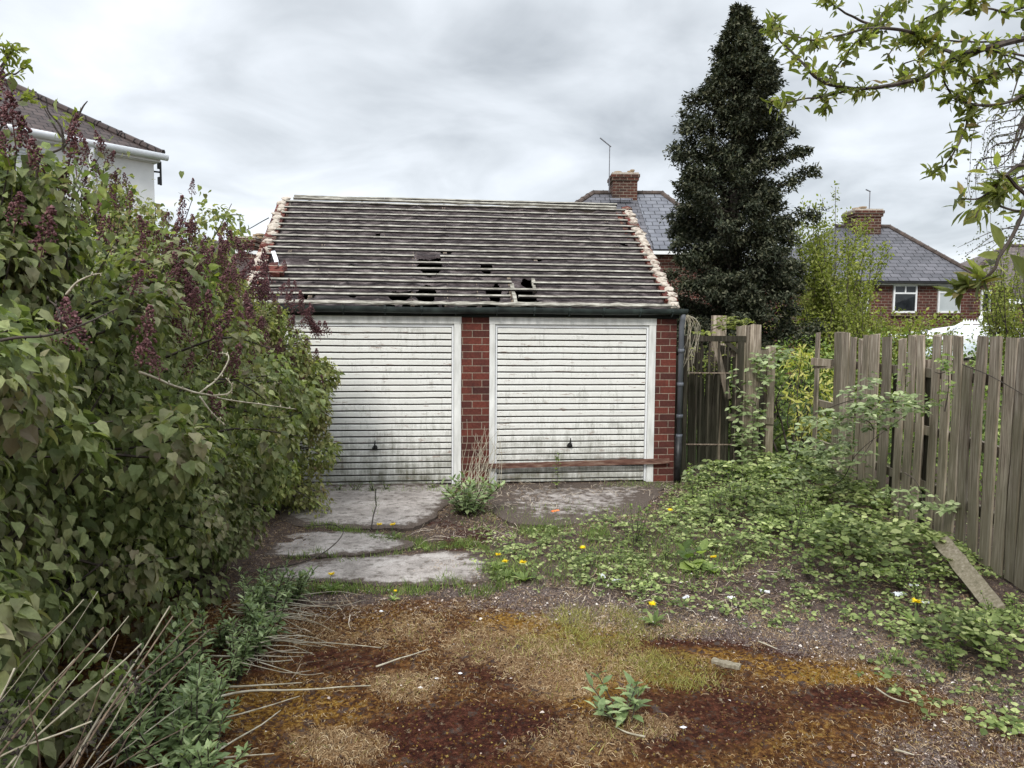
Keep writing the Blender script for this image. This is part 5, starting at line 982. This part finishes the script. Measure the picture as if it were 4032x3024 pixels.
# fallen stems fanning over the moss
def gstem(name, pts, label, r=.0045, mat='twig', cat='dead stem', grp='dead stems fallen over the moss'):
    P = curve(np.array([ground(x, y, z) for x, y, z in pts]), 16); P[:, 2] += .006+.004*vnoise(P, 8); o = MB().add(*tube(P, np.linspace(r, r*.4, 16), 6)).build(name, MT[mat], None, True); return tag(o, label, cat, grp)
ST = [([(1000, 2352, .05), (1120, 2350, .03), (1200, 2362, .02), (1245, 2388, .01)], 'pale dead stem lying nearest the grass strip, bent at its tip'), ([(940, 2420, .06), (1100, 2415, .03), (1230, 2428, .01)], 'straight pale dead stem just in front of the grass strip'),
      ([(900, 2400, .10), (1020, 2440, .05), (1150, 2490, .01)], 'dead stem sloping down from the herb clumps onto the moss'), ([(880, 2470, .10), (1010, 2500, .05), (1130, 2530, .03), (1300, 2536, .01), (1500, 2556, .0)], 'longest thin dead stem running far out over the moss'),
      ([(900, 2510, .08), (1000, 2530, .04), (1100, 2570, .01), (1230, 2575, 0)], 'dead stem crossing the others beside the herb leaves'), ([(890, 2530, .06), (960, 2590, .03), (1000, 2620, .01)], 'short steep dead stem against the herb leaves'),
      ([(830, 2585, .06), (960, 2592, .04), (1060, 2610, .02), (1150, 2605, 0)], 'smoothly curved dead stem low among the herbs'), ([(720, 2750, .05), (850, 2715, .04), (1000, 2705, .03), (1190, 2692, 0)], 'thick pale dead stem lying flat left of centre'),
      ([(760, 2780, .04), (950, 2730, .03), (1150, 2722, .02), (1460, 2702, 0)], 'long straight dead stem just below the thick one'), ([(700, 2850, .04), (880, 2830, .02), (1000, 2800, .01), (1180, 2745, 0)], 'dead stem curving up to the right in the lower left'),
      ([(820, 2985, .02), (900, 2935, .01), (1030, 2860, .01), (1105, 2800, 0)], 'bowed dead stem in the lower left corner of the moss'), ([(660, 3010, .03), (850, 2990, .02), (1080, 2975, 0)], 'dead stem along the bottom edge of the photo'),
      ([(1480, 2630, 0), (1600, 2590, .01), (1690, 2560, .0)], 'single dead stalk lying alone on the moss left of centre'), ([(2540, 2905, 0), (2470, 2890, .01), (2420, 2865, 0)], 'short dark stick lying below the leafy weed'), ([(3450, 2715, 0), (3510, 2750, .01), (3580, 2772, 0)], 'pale stick lying on the right part of the moss'),
      ([(3520, 2958, 0), (3560, 2968, 0), (3600, 2980, 0)], 'short bright stick near the bottom right'), ([(2985, 2530, 0), (3060, 2560, 0)], 'small twig at the right of the yellow grass')]
rs = np.random.RandomState(66)
for _ in range(34):
    x0, y0 = rs.uniform(900, 1090), rs.uniform(2350, 2640); L_ = rs.uniform(120, 360); dy_ = rs.uniform(-25, 75); bw = rs.uniform(-22, 22)
    ST.append(([(x0, y0, rs.uniform(.05, .16)), (x0+L_*.35, y0+dy_*.3+bw*.7, .05), (x0+L_*.7, y0+dy_*.7+bw, .02), (x0+L_, y0+dy_, 0)], 'thin dead stem within the fan of stems fallen over the left edge of the moss'))
for pts, lab in ST: gstem('fallen_cane', pts, lab, .0075 if 'thick' in lab else (.003 if 'within' in lab else .0055))
# tall dead canes in the near left corner
rs = np.random.RandomState(71); k_ = 0; cb_ = np.array([-1.75, 2.1, 0]); ct = thing('dead_canes', cb_, 'bundle of tall dead straw coloured canes leaning right across the bottom left corner', 'dead plant')
tipsP = [(330, 2360, 2.3), (385, 2330, 2.35), (515, 2420, 2.4), (670, 2390, 2.6), (765, 2440, 3.0), (690, 2420, 2.5), (565, 2535, 2.3), (790, 2555, 2.9), (645, 3000, 2.5), (885, 2660, 3.1), (60, 2630, 2.0), (160, 2560, 2.05), (470, 2500, 2.2), (410, 2470, 2.2), (300, 2600, 2.1), (830, 2480, 3.1), (620, 2760, 2.5), (740, 2860, 2.7), (240, 2450, 2.2), (540, 2660, 2.35), (120, 2760, 2.0), (360, 2850, 2.1), (700, 2650, 2.7)]
for i, (x, y, Yd) in enumerate(tipsP):
    tp = atY(x, y, Yd); b = cb_+[rs.uniform(-.35, .25), rs.uniform(-.25, .35), 0]; P = curve([b, b*.5+tp*.5+[rs.randn()*.03, 0, rs.uniform(.02, .12)], tp], 18); P += .008*np.stack([vnoise(P+3, 6), vnoise(P+7, 6), vnoise(P, 6)], -1); r = rs.choice([.0018, .0025, .0035, .0048])
    m = MB().add(*tube(P, np.linspace(r, r*.55, 18), 6)); rebase(m.build('cane', MT['twig'] if rs.rand() < .4 else MT['brown_cane'], ct, True), cb_)
m = MB(); n = 420; C_ = np.array([cb_+[rs.uniform(-.2, .75), rs.uniform(-.1, .5), rs.uniform(.1, .75)] for _ in range(12)]); q = C_[rs.randint(0, 12, n)]+rs.randn(n, 3)*[.035, .035, .05]; X_ = rdir(n, rs); Y_ = norm(np.cross(X_, rdir(n, rs))); m.add(*many(OCT_V, OCT_F, q, X_, Y_, np.cross(X_, Y_), np.stack([rs.uniform(.006, .016, n), rs.uniform(.003, .006, n), rs.uniform(.003, .009, n)], -1)))
rebase(m.build('seed_heads', MT['dark'], ct), cb_)  # these clusters are the seed heads of the dead canes
# leafy herbs along the foot of the lilacs
def herb(seed, kind='lance', ht=.36, ns=7, size=(.055, .10), mat='herb', spread=.15, per=18):
    r = np.random.RandomState(seed); t_ = thing('leafy_herb', (0, 0, 0), None, None); ms, ml = MB(), MB()
    for s_ in range(ns):
        az = r.rand()*6.283; b = np.array([math.cos(az), math.sin(az), 0])*spread*.3*r.rand(); tp = np.array([math.cos(az), math.sin(az), 0])*spread*r.uniform(.5, 1.3)+[0, 0, ht*r.uniform(.65, 1.1)]; P = curve([b, (b+tp)/2+[0, 0, .05*ht], tp], 12); ms.add(*tube(P, np.linspace(.004, .002, 12), 5))
        tt = np.linspace(.2, 1, per); idx = tt*10.99; i0 = idx.astype(int); q = P[i0]; a_ = np.arange(per)*2.4+r.rand()*6; up_ = .1+1.1*tt**3; d = norm(np.stack([np.cos(a_), np.sin(a_), up_], -1)+r.randn(per, 3)*.15); leaves(ml, kind, q, d, norm(UPV-d*.3+r.randn(per, 3)*.15), np.stack([r.uniform(size[0], size[1], per)*1.35]*1+[r.uniform(size[0], size[1], per)]*2, -1)*(1-.35*tt)[:, None])
    ms.build('stem', MT['bark'], t_); ml.build('leaves', MT[mat], t_); return t_
def copy_tree(o, parent=None):
    c = o.copy(); COL.objects.link(c); c.parent = parent
    for ch in list(o.children): copy_tree(ch, c)
    return c
HP = [(1180, 2345, 'herb clump farthest back, beside the left end of the grass strip'), (1090, 2400, 'second herb clump from the grass strip'), (1000, 2455, 'herb clump among the upper fan of fallen stems'), (1090, 2490, 'herb clump standing out onto the moss at the fallen stems'), (1010, 2560, 'herb clump over the dark gap below the fallen stems'),
      (950, 2640, 'rounded herb clump left of the thick fallen stem'), (900, 2520, 'herb clump tucked under the lilac behind the fallen stems'), (880, 2740, 'herb clump just below the thick fallen stem'), (800, 2660, 'herb clump half hidden by the canes and the lilac'), (850, 2850, 'herb clump with long pointed leaves in the lower left'),
      (760, 2800, 'herb clump between the canes and the curved stem'), (790, 2950, 'herb clump touching the bowed stem in the lower left'), (680, 2900, 'herb clump crossed by the dead canes'), (700, 3040, 'nearest herb clump at the bottom edge'), (620, 2800, 'herb clump deep among the canes'), (850, 3080, 'herb clump cut off by the bottom edge right of the canes'), (1040, 2350, 'herb clump at the foot of the middle lilac'), (560, 2980, 'herb clump behind the cane bundle')]
PR = [herb(i, ht=.28+.05*i, ns=9, per=20) for i in range(3)]
for i, (x, y, lab) in enumerate(HP):
    o = PR[i] if i < 3 else copy_tree(PR[i % 3]); g = ground(x-25, y+25); o.location = [float(g[0]), float(g[1]), float(gz(g)[0])]; s_ = rs.uniform(.75, 1.1)*.95; o.scale = (s_,)*3; o.rotation_euler = (0, 0, rs.rand()*6); tag(o, lab, 'herb', 'leafy herbs along the foot of the lilacs')
def single(ht, ns, kind, size, mat, spread, per, x, y, lab, cat, nm, seed):
    o = herb(seed, kind, ht, ns, size, mat, spread, per); o.name = nm; g = ground(x, y); o.location = [float(g[0]), float(g[1]), float(gz(g)[0])]; tag(o, lab, cat); return o
single(.17, 6, 'lance', (.09, .135), 'herb', .15, 9, 2455, 2845, 'broad leaved weed growing alone out of the moss in the foreground', 'weed', 'foreground_weed', 81)
single(.36, 26, 'lance', (.10, .16), 'herb', .36, 13, 1835, 2020, 'dense leafy weed at the foot of the brick pier between the doors', 'weed', 'pier_weed', 82)
single(.42, 2, 'oval', (.05, .08), 'bramble', .04, 12, 2190, 1930, 'small nettle growing against the foot of the right garage door', 'weed', 'door_weed', 83)
single(.16, 5, 'oval', (.14, .2), 'bramble', .12, 4, 2730, 2240, 'dock plant with broad leaves beside a dandelion in the ground cover', 'weed', 'dock_plant', 84)
for i, (x, y, h_) in enumerate(((1020+180, 1940, .12), (1330, 1935, .10), (1400, 1932, .09), (1470, 1935, .12), (1520, 1930, .11), (1700, 1925, .09))): single(h_, 5, 'lance', (.03, .06), 'grass', .07, 7, x, y, ['leafy sprout at the lilac end of the left door sill', 'tiny sprout between the lilac and the door handle line', 'low sprout left of the slab crack', 'sprout growing from the top of the slab crack', 'sprout just right of the slab crack', 'flat sprout at the right end of the left door sill'][i], 'weed', 'sill_weed', 90+i)
# dead brush by the pier
pb = ground(1885, 1935); dbh = thing('dead_brush', pb, 'tangle of dry leafless stems leaning against the brick pier behind the leafy weed', 'dead plant'); m = MB(); r = np.random.RandomState(5)
for _ in range(34):
    b = pb+[r.randn()*.12, r.uniform(-.15, 0), 0]; tp = fromG([r.uniform(-.1, .28), r.uniform(-.3, -.04), r.uniform(.25, .75)]); m.add(*tube(curve([b, (b+tp)/2+r.randn(3)*[.08, .03, .05], tp], 10), np.linspace(.004, .0015, 10), 5))
for pts in ([(1850, 1980), (1835, 1890), (1820, 1830), (1840, 1740), (1838, 1650)], [(1900, 1960), (1870, 1900), (1880, 1800), (1920, 1880)]): m.add(*tube(curve([fromG([gp(x, y, -.12)[0], -.12, gp(x, y, -.12)[2]]) for x, y in pts], 14), np.linspace(.005, .002, 14), 5))
rebase(m.build('stems', MT['twig'], dbh), pb)
# dandelions
def dandelion():
    r = np.random.RandomState(2); t_ = thing('dandelion', (0, 0, 0), None, None); MB().add(*tube(curve([(0, 0, 0), (.01, 0, .07), (0, .005, .135)], 8), .0025, 6)).build('stem', MT['herb'], t_, True)
    m = MB(); n = 70; a_ = r.rand(n)*6.283; el_ = r.rand(n)*.9; d = np.stack([np.cos(a_), np.sin(a_), el_], -1); leaves(m, 'blade', np.tile([0, .005, .135], (n, 1))+d*.002, norm(d), rdir(n, r), np.stack([np.full(n, .07), r.uniform(.022, .032, n), np.full(n, .02)], -1)); m.add(OCT_V*[.010, .010, .009]+[0, .005, .137], OCT_F); m.build('flower_head', MT['yellow'], t_)
    m = MB(); n = 9; a_ = np.arange(n)*.7; d = np.stack([np.cos(a_), np.sin(a_), r.uniform(.25, .9, n)], -1); leaves(m, 'lance', np.zeros((n, 3)), norm(d), norm(UPV+0*d), r.uniform(.09, .14, n)); m.build('leaves', MT['bramble'], t_); return t_
dd0 = None
for x, y, lab in ((1303, 2325, 'dandelion in the grass strip right of the herb clumps'), (1485, 2115, 'dandelion in the joint below the cracked slab'), (1549, 2120, 'dandelion just right of the one below the cracked slab'), (1958, 2245, 'left dandelion of the trio at the end of the long slab'), (1997, 2270, 'middle dandelion of the trio at the end of the long slab'), (2065, 2290, 'right dandelion of the trio at the end of the long slab'),
                  (2297, 2215, 'dandelion alone in the thin cover left of the white litter'), (2640, 2060, 'dandelion near the corner of the garage in the ground cover'), (2812, 2262, 'bright dandelion beside the dock leaves'), (2575, 2432, 'dandelion standing alone in the pale leaf litter'), (3607, 2455, 'large dandelion on a tall stem among the greenery at right'), (1549, 2360, 'tiny low dandelion at the front of the grass strip')):
    o = dd0 or dandelion(); 
    if dd0 is not None: o = copy_tree(dd0)
    dd0 = dd0 or o; g = ground(x, y); s_ = 1.15 if x > 3000 else (.5 if 'tiny' in lab else rs.uniform(.85, 1.1)); o.location = [float(g[0]), float(g[1]), float(gz(g)[0])]; o.scale = (s_,)*3; o.rotation_euler = (rs.randn()*.08, rs.randn()*.08, rs.rand()*6); tag(o, lab, 'dandelion', 'dandelions in flower')
# litter pieces
def crumple(x, y, sx, sy, lab, mat='paper', nm='paper_litter', seed=1, h_=.02):
    r = np.random.RandomState(seed); U_m, V_m = np.meshgrid(np.linspace(-1, 1, 9), np.linspace(-1, 1, 7), indexing='ij'); g = ground(x, y); a_ = r.rand()*3; R2 = 1-.25*r.rand(9, 7)
    X_m = (U_m*sx*math.cos(a_)-V_m*sy*math.sin(a_))*R2+g[0]; Y_m = (U_m*sx*math.sin(a_)+V_m*sy*math.cos(a_))*R2+g[1]; Z_m = r.rand(9, 7)*h_+gz(g)[0]+.012
    V, Fq = sheet(X_m, Y_m, Z_m); V2, F2 = sheet(X_m, Y_m, Z_m-.002); tag(MB().add(V, Fq).add(V2, F2[:, ::-1]).build(nm, MT[mat]), lab, 'litter', 'litter on the ground')
for i, a_ in enumerate(((2372, 2272, .05, .02, 'crumpled translucent wrapper, left half of the white litter in the ground cover'), (2430, 2288, .04, .018, 'folded white paper scrap right next to the crumpled wrapper'), (2700, 2342, .035, .012, 'thin white litter strip in the pale leaf litter'), (3010, 2335, .04, .014, 'white strip of litter at the edge of the tall bramble'),
            (3540, 2352, .055, .03, 'largest white scrap beside the large dandelion'), (3600, 2325, .04, .02, 'white scrap just behind the large dandelion'), (3640, 2388, .03, .010, 'small white scrap right of the large dandelion'), (2880, 2350, .03, .02, 'pale scrap between the two white strips'))): crumple(*a_, seed=i+3)
crumple(2185, 2018, .05, .022, 'orange sweet wrapper on the debris in front of the right door', 'orange', 'orange_wrapper', 33)
for x, y, lab in ((1655, 2712, 'small white stone beside the dry grass patch'), (1812, 2655, 'round white stone on the dark moss'), (1720, 2675, 'small pale stone between the two white stones'), (1990, 2730, 'flat white stone right of the dark moss'), (2690, 2868, 'white stone near the dry patch by the weed'), (1500, 2410, 'tiny white stone at the top of the moss'), (862, 2692, 'bright white pebble beside the herb clumps')):
    g = ground(x, y); r = np.random.RandomState(x); tag(MB().add(OCT_V*np.array([.016, .010, .008])*r.uniform(.8, 1.2, (6, 1))+g+[0, 0, .006], OCT_F).build('white_stone', MT['paper']), lab, 'stone', 'white stones on the moss')
a, b = ground(2805, 2600, .02), ground(2915, 2625, .02); tag(MB().add(*beam(a, b, .05, .018, (0, 0, 1), 8, .002)).build('wood_offcut', MT['fence']), 'small grey wood offcut lying in the yellow grass', 'wood')
# dark looping twig on the slabs
P = pxcurve([(1010, 2245, 5.3), (1150, 2250, 5.35), (1250, 2235, 5.5), (1320, 2170, 5.8), (1350, 2120, 6.1), (1345, 2095, 6.3), (1300, 2075, 6.5), (1180, 2070, 6.5)], 30); P[:, 2] = .035+.06*np.sin(np.linspace(0, 3.14, 30)); tag(MB().add(*tube(P, np.linspace(.006, .003, 30), 6)).build('looping_twig', MT['bark']), 'dark twig looping across the concrete slabs', 'twig')
# ---------------------------------------------------------------- climbers on fence and gate, shrubs in the gap
rs = np.random.RandomState(91)
def climber(name, base, clusters, canes, label, mat='bramble_b', size=(.045, .08), kind='oval', tri=True):
    base = np.array(base, float); t_ = thing(name, base, label, 'climber'); ml, mc = MB(), MB()
    for cx, cy, rx, ry, Yd, n in clusters:
        a_ = rs.rand(n)*6.283; r_ = np.sqrt(rs.rand(n)); Q = np.array([atY(cx+rx*r*math.cos(a), cy+ry*r*math.sin(a), Yd+rs.randn()*.07) for a, r in zip(a_, r_)]); az = rs.rand(n)*6.283
        for k_, aa in enumerate((0, 2., -2.) if tri else (0,)):
            d = np.stack([np.cos(az+aa), np.sin(az+aa)*.6, rs.uniform(-.5, .3, n)], -1); s_ = rs.uniform(*size, n); leaves(ml, kind, Q+d*.004, norm(d), norm(np.stack([rs.randn(n)*.4, rs.randn(n)*.4-.5, np.ones(n)], -1)), s_)
    for c in canes:
        P = pxcurve(c, 24); mc.add(*tube(P, np.linspace(.006, .0025, 24), 5))
    rebase(ml.build('leaves', MT[mat], t_), base); rebase(mc.build('canes', MT['bark'], t_), base)
climber('bramble', (3.3, 7.6, 0), [(3350, 1650, 190, 45, 6.9, 75), (3240, 1720, 130, 80, 7.3, 60), (3480, 1595, 130, 40, 6.6, 60), (3420, 1500, 60, 25, 6.8, 9), (3380, 1540, 70, 25, 6.9, 14), (3620, 1600, 70, 35, 6.2, 18), (3200, 1850, 160, 120, 7.6, 110), (3330, 1790, 110, 50, 7.0, 36), (3560, 1560, 60, 30, 6.3, 10), (3700, 1980, 90, 40, 6.0, 16), (3560, 1960, 120, 50, 6.3, 30)],
        [[(3130, 1830, 7.6), (3180, 1660, 7.4), (3280, 1600, 7.2), (3400, 1567, 6.9), (3480, 1568, 6.7), (3560, 1590, 6.4), (3660, 1625, 6.1)], [(3330, 1640, 7.), (3420, 1660, 6.9), (3440, 1720, 6.8), (3400, 1790, 6.8)], [(3100, 1990, 7.8), (3300, 1900, 7.2), (3380, 1780, 6.9), (3560, 1640, 6.5)], [(3350, 2010, 6.6), (3450, 2060, 6.3), (3560, 2110, 6.0), (3700, 2180, 5.6)], [(3560, 1860, 6.2), (3610, 1900, 6.1), (3640, 2000, 6.)]], 'bramble with long arching canes sprawling over the left end of the board fence')
climber('ivy', (3.95, 6.9, 0), [(3725, 1420, 35, 40, 5.95, 26), (3735, 1500, 20, 60, 5.9, 22), (3560, 1500, 30, 70, 6.55, 20), (3700, 1560, 60, 30, 6.0, 22), (3440, 1480, 40, 20, 6.9, 5)], [[(3720, 1620, 5.95), (3735, 1520, 5.9), (3730, 1400, 5.95)], [(3790, 1435, 5.8), (3900, 1480, 5.5), (4040, 1560, 5.1)], [(3720, 1465, 5.9), (3700, 1470, 5.9), (3680, 1465, 5.9)]], 'dark ivy sprig and bare stem on the boards in the middle of the fence', 'bramble', (.03, .05), 'heart', False)
climber('bramble', (3.0, 9.2, 0), [(2950, 1700, 60, 130, 9.1, 60), (2985, 1520, 50, 110, 9.15, 26), (3010, 1430, 50, 60, 9.2, 24), (2880, 1870, 200, 60, 9.0, 110), (2960, 1960, 150, 70, 8.6, 120), (2900, 1560, 30, 120, 9.2, 12), (3080, 1400, 40, 40, 9.3, 14)], [[(2960, 1900, 9.1), (2965, 1700, 9.1), (3000, 1450, 9.2), (3060, 1380, 9.3)], [(2900, 1900, 9.15), (2890, 1700, 9.2), (2920, 1560, 9.2)]], 'bramble climbing the short board panel beside the gate', size=(.06, .10))
climber('climbing_shrub', (2.9, 10., 0), [(2870, 1270, 60, 25, 9.8, 46), (2930, 1262, 40, 14, 9.8, 14), (2760, 1310, 45, 8, 9.7, 10), (2900, 1380, 60, 60, 9.9, 40), (2770, 1420, 60, 70, 9.9, 34)], [[(2760, 1320, 9.8), (2850, 1280, 9.8), (2950, 1275, 9.8)], [(2860, 1500, 9.8), (2870, 1380, 9.8), (2840, 1260, 9.8)]], 'yellow green climber spilling over the top rail of the gate', 'ygreen', (.04, .08))
m_b = np.array([2.5, 9.25, 0]); dv = thing('dead_vine', m_b, 'thin dead vine stems hanging beside the downpipe over the gate', 'dead plant'); m = MB()
for k_ in range(16): x0 = rs.uniform(2690, 2740); P = pxcurve([(2690, 1235, 9.2), (x0+10, 1260, 9.2), (x0+rs.uniform(-5, 30), 1320, 9.2), (x0+rs.randn()*18, rs.uniform(1380, 1480), 9.2)], 14); m.add(*tube(P, .0032, 4))
rebase(m.build('stems', MT['twig'], dv), m_b)
shrub('golden_shrub', (atY(3165, 1500, 10.3)[0], 10.3), [(atY(3150, 1470, 10.3)[0], 10.3, 1.3, .28, .3, .38), (atY(3190, 1560, 10.2)[0]+.05, 10.2, .95, .4, .35, .38), (atY(3210, 1660, 10.2)[0], 10.2, .65, .35, .35, .35)], 900, 'lance', (.08, .14), 'lime', 'golden yellow leaved shrub seen through the gap in the fences', depth=.1, gap=-.2)
shrub('garden_shrub', (3.9, 11.4), [(3.7, 11.6, .7, .7, .5, .85), (4.6, 11.3, .8, .7, .6, 1.0), (3.1, 11.8, .6, .6, .5, .9)], 9000, 'oval', (.04, .08), 'bramble', 'mid green overgrown shrub filling the gap behind the fences')
shrub('hedge_bush', (6.3, 11.), [(5.6, 10.6, .8, 1.0, .7, 1.05), (6.8, 10.4, .8, 1.0, .8, 1.05), (8., 10.8, .7, 1.0, .8, .95), (5.4, 8.4, .7, .8, 1.0, .85), (5.9, 7.2, .6, .7, 1., .8)], 12000, 'oval', (.04, .08), 'bramble', 'rounded green bushes growing behind the board fence')
shrub('back_hedge', (12., 24.), [(4., 24, 1, 3, 1, 1.9), (9., 24, 1, 3, 1, 1.8), (15., 24.5, 1, 4, 1, 1.7), (21., 24, 1, 3, 1, 2.)], 15000, 'oval', (.1, .2), 'ygreen', 'long low garden hedge in front of the brick houses on the right', 'hedge', depth=.25)
shrub('left_hedge', (-8., 17.), [(-5.5, 17, 1, 2.6, 1, 2.), (-10., 17, 1, 3, 1, 1.7), (-15, 15, 1, 4, 1, 1.7)], 12000, 'oval', (.09, .16), 'bramble', 'garden hedge behind the lilacs left of the garage', 'hedge', depth=.25)
# upright nettles and taller growth standing in the ground cover
rs = np.random.RandomState(101)
nt0 = [herb(200+i, 'oval', .42, 5, (.04, .07), 'bramble', .13, 15) for i in range(3)]
NP_ = [(3170, 1990), (3240, 2010), (2980, 2020), (3070, 2060), (3150, 2090), (3230, 2110), (3320, 2100), (2900, 2040), (3000, 2120), (3120, 2170), (3210, 2200), (3330, 2210), (3420, 2190),
       (3450, 2290), (3540, 2330), (3620, 2400), (3300, 2290), (3180, 2280), (2740, 1990), (2820, 2060), (3740, 2480), (3850, 2560), (3950, 2640), (3760, 2640), (3380, 2370), (4000, 2500), (3900, 2440), (2500, 2150), (2620, 2210), (2750, 2280), (2450, 2250)]
for i, (x, y) in enumerate(NP_):
    o = nt0[i] if i < 3 else copy_tree(nt0[i % 3]); o.name = 'nettle'; g = ground(x, y); s_ = rs.uniform(.6, 1.15)*(1.0 if y < 2200 else .62); o.location = [float(g[0]), float(g[1]), float(gz(g)[0])]; o.scale = (s_, s_, s_); o.rotation_euler = (0, 0, rs.rand()*6)
    tag(o, 'upright nettle stem rising from the ground cover at right', 'nettle', 'nettles standing in the ground cover')
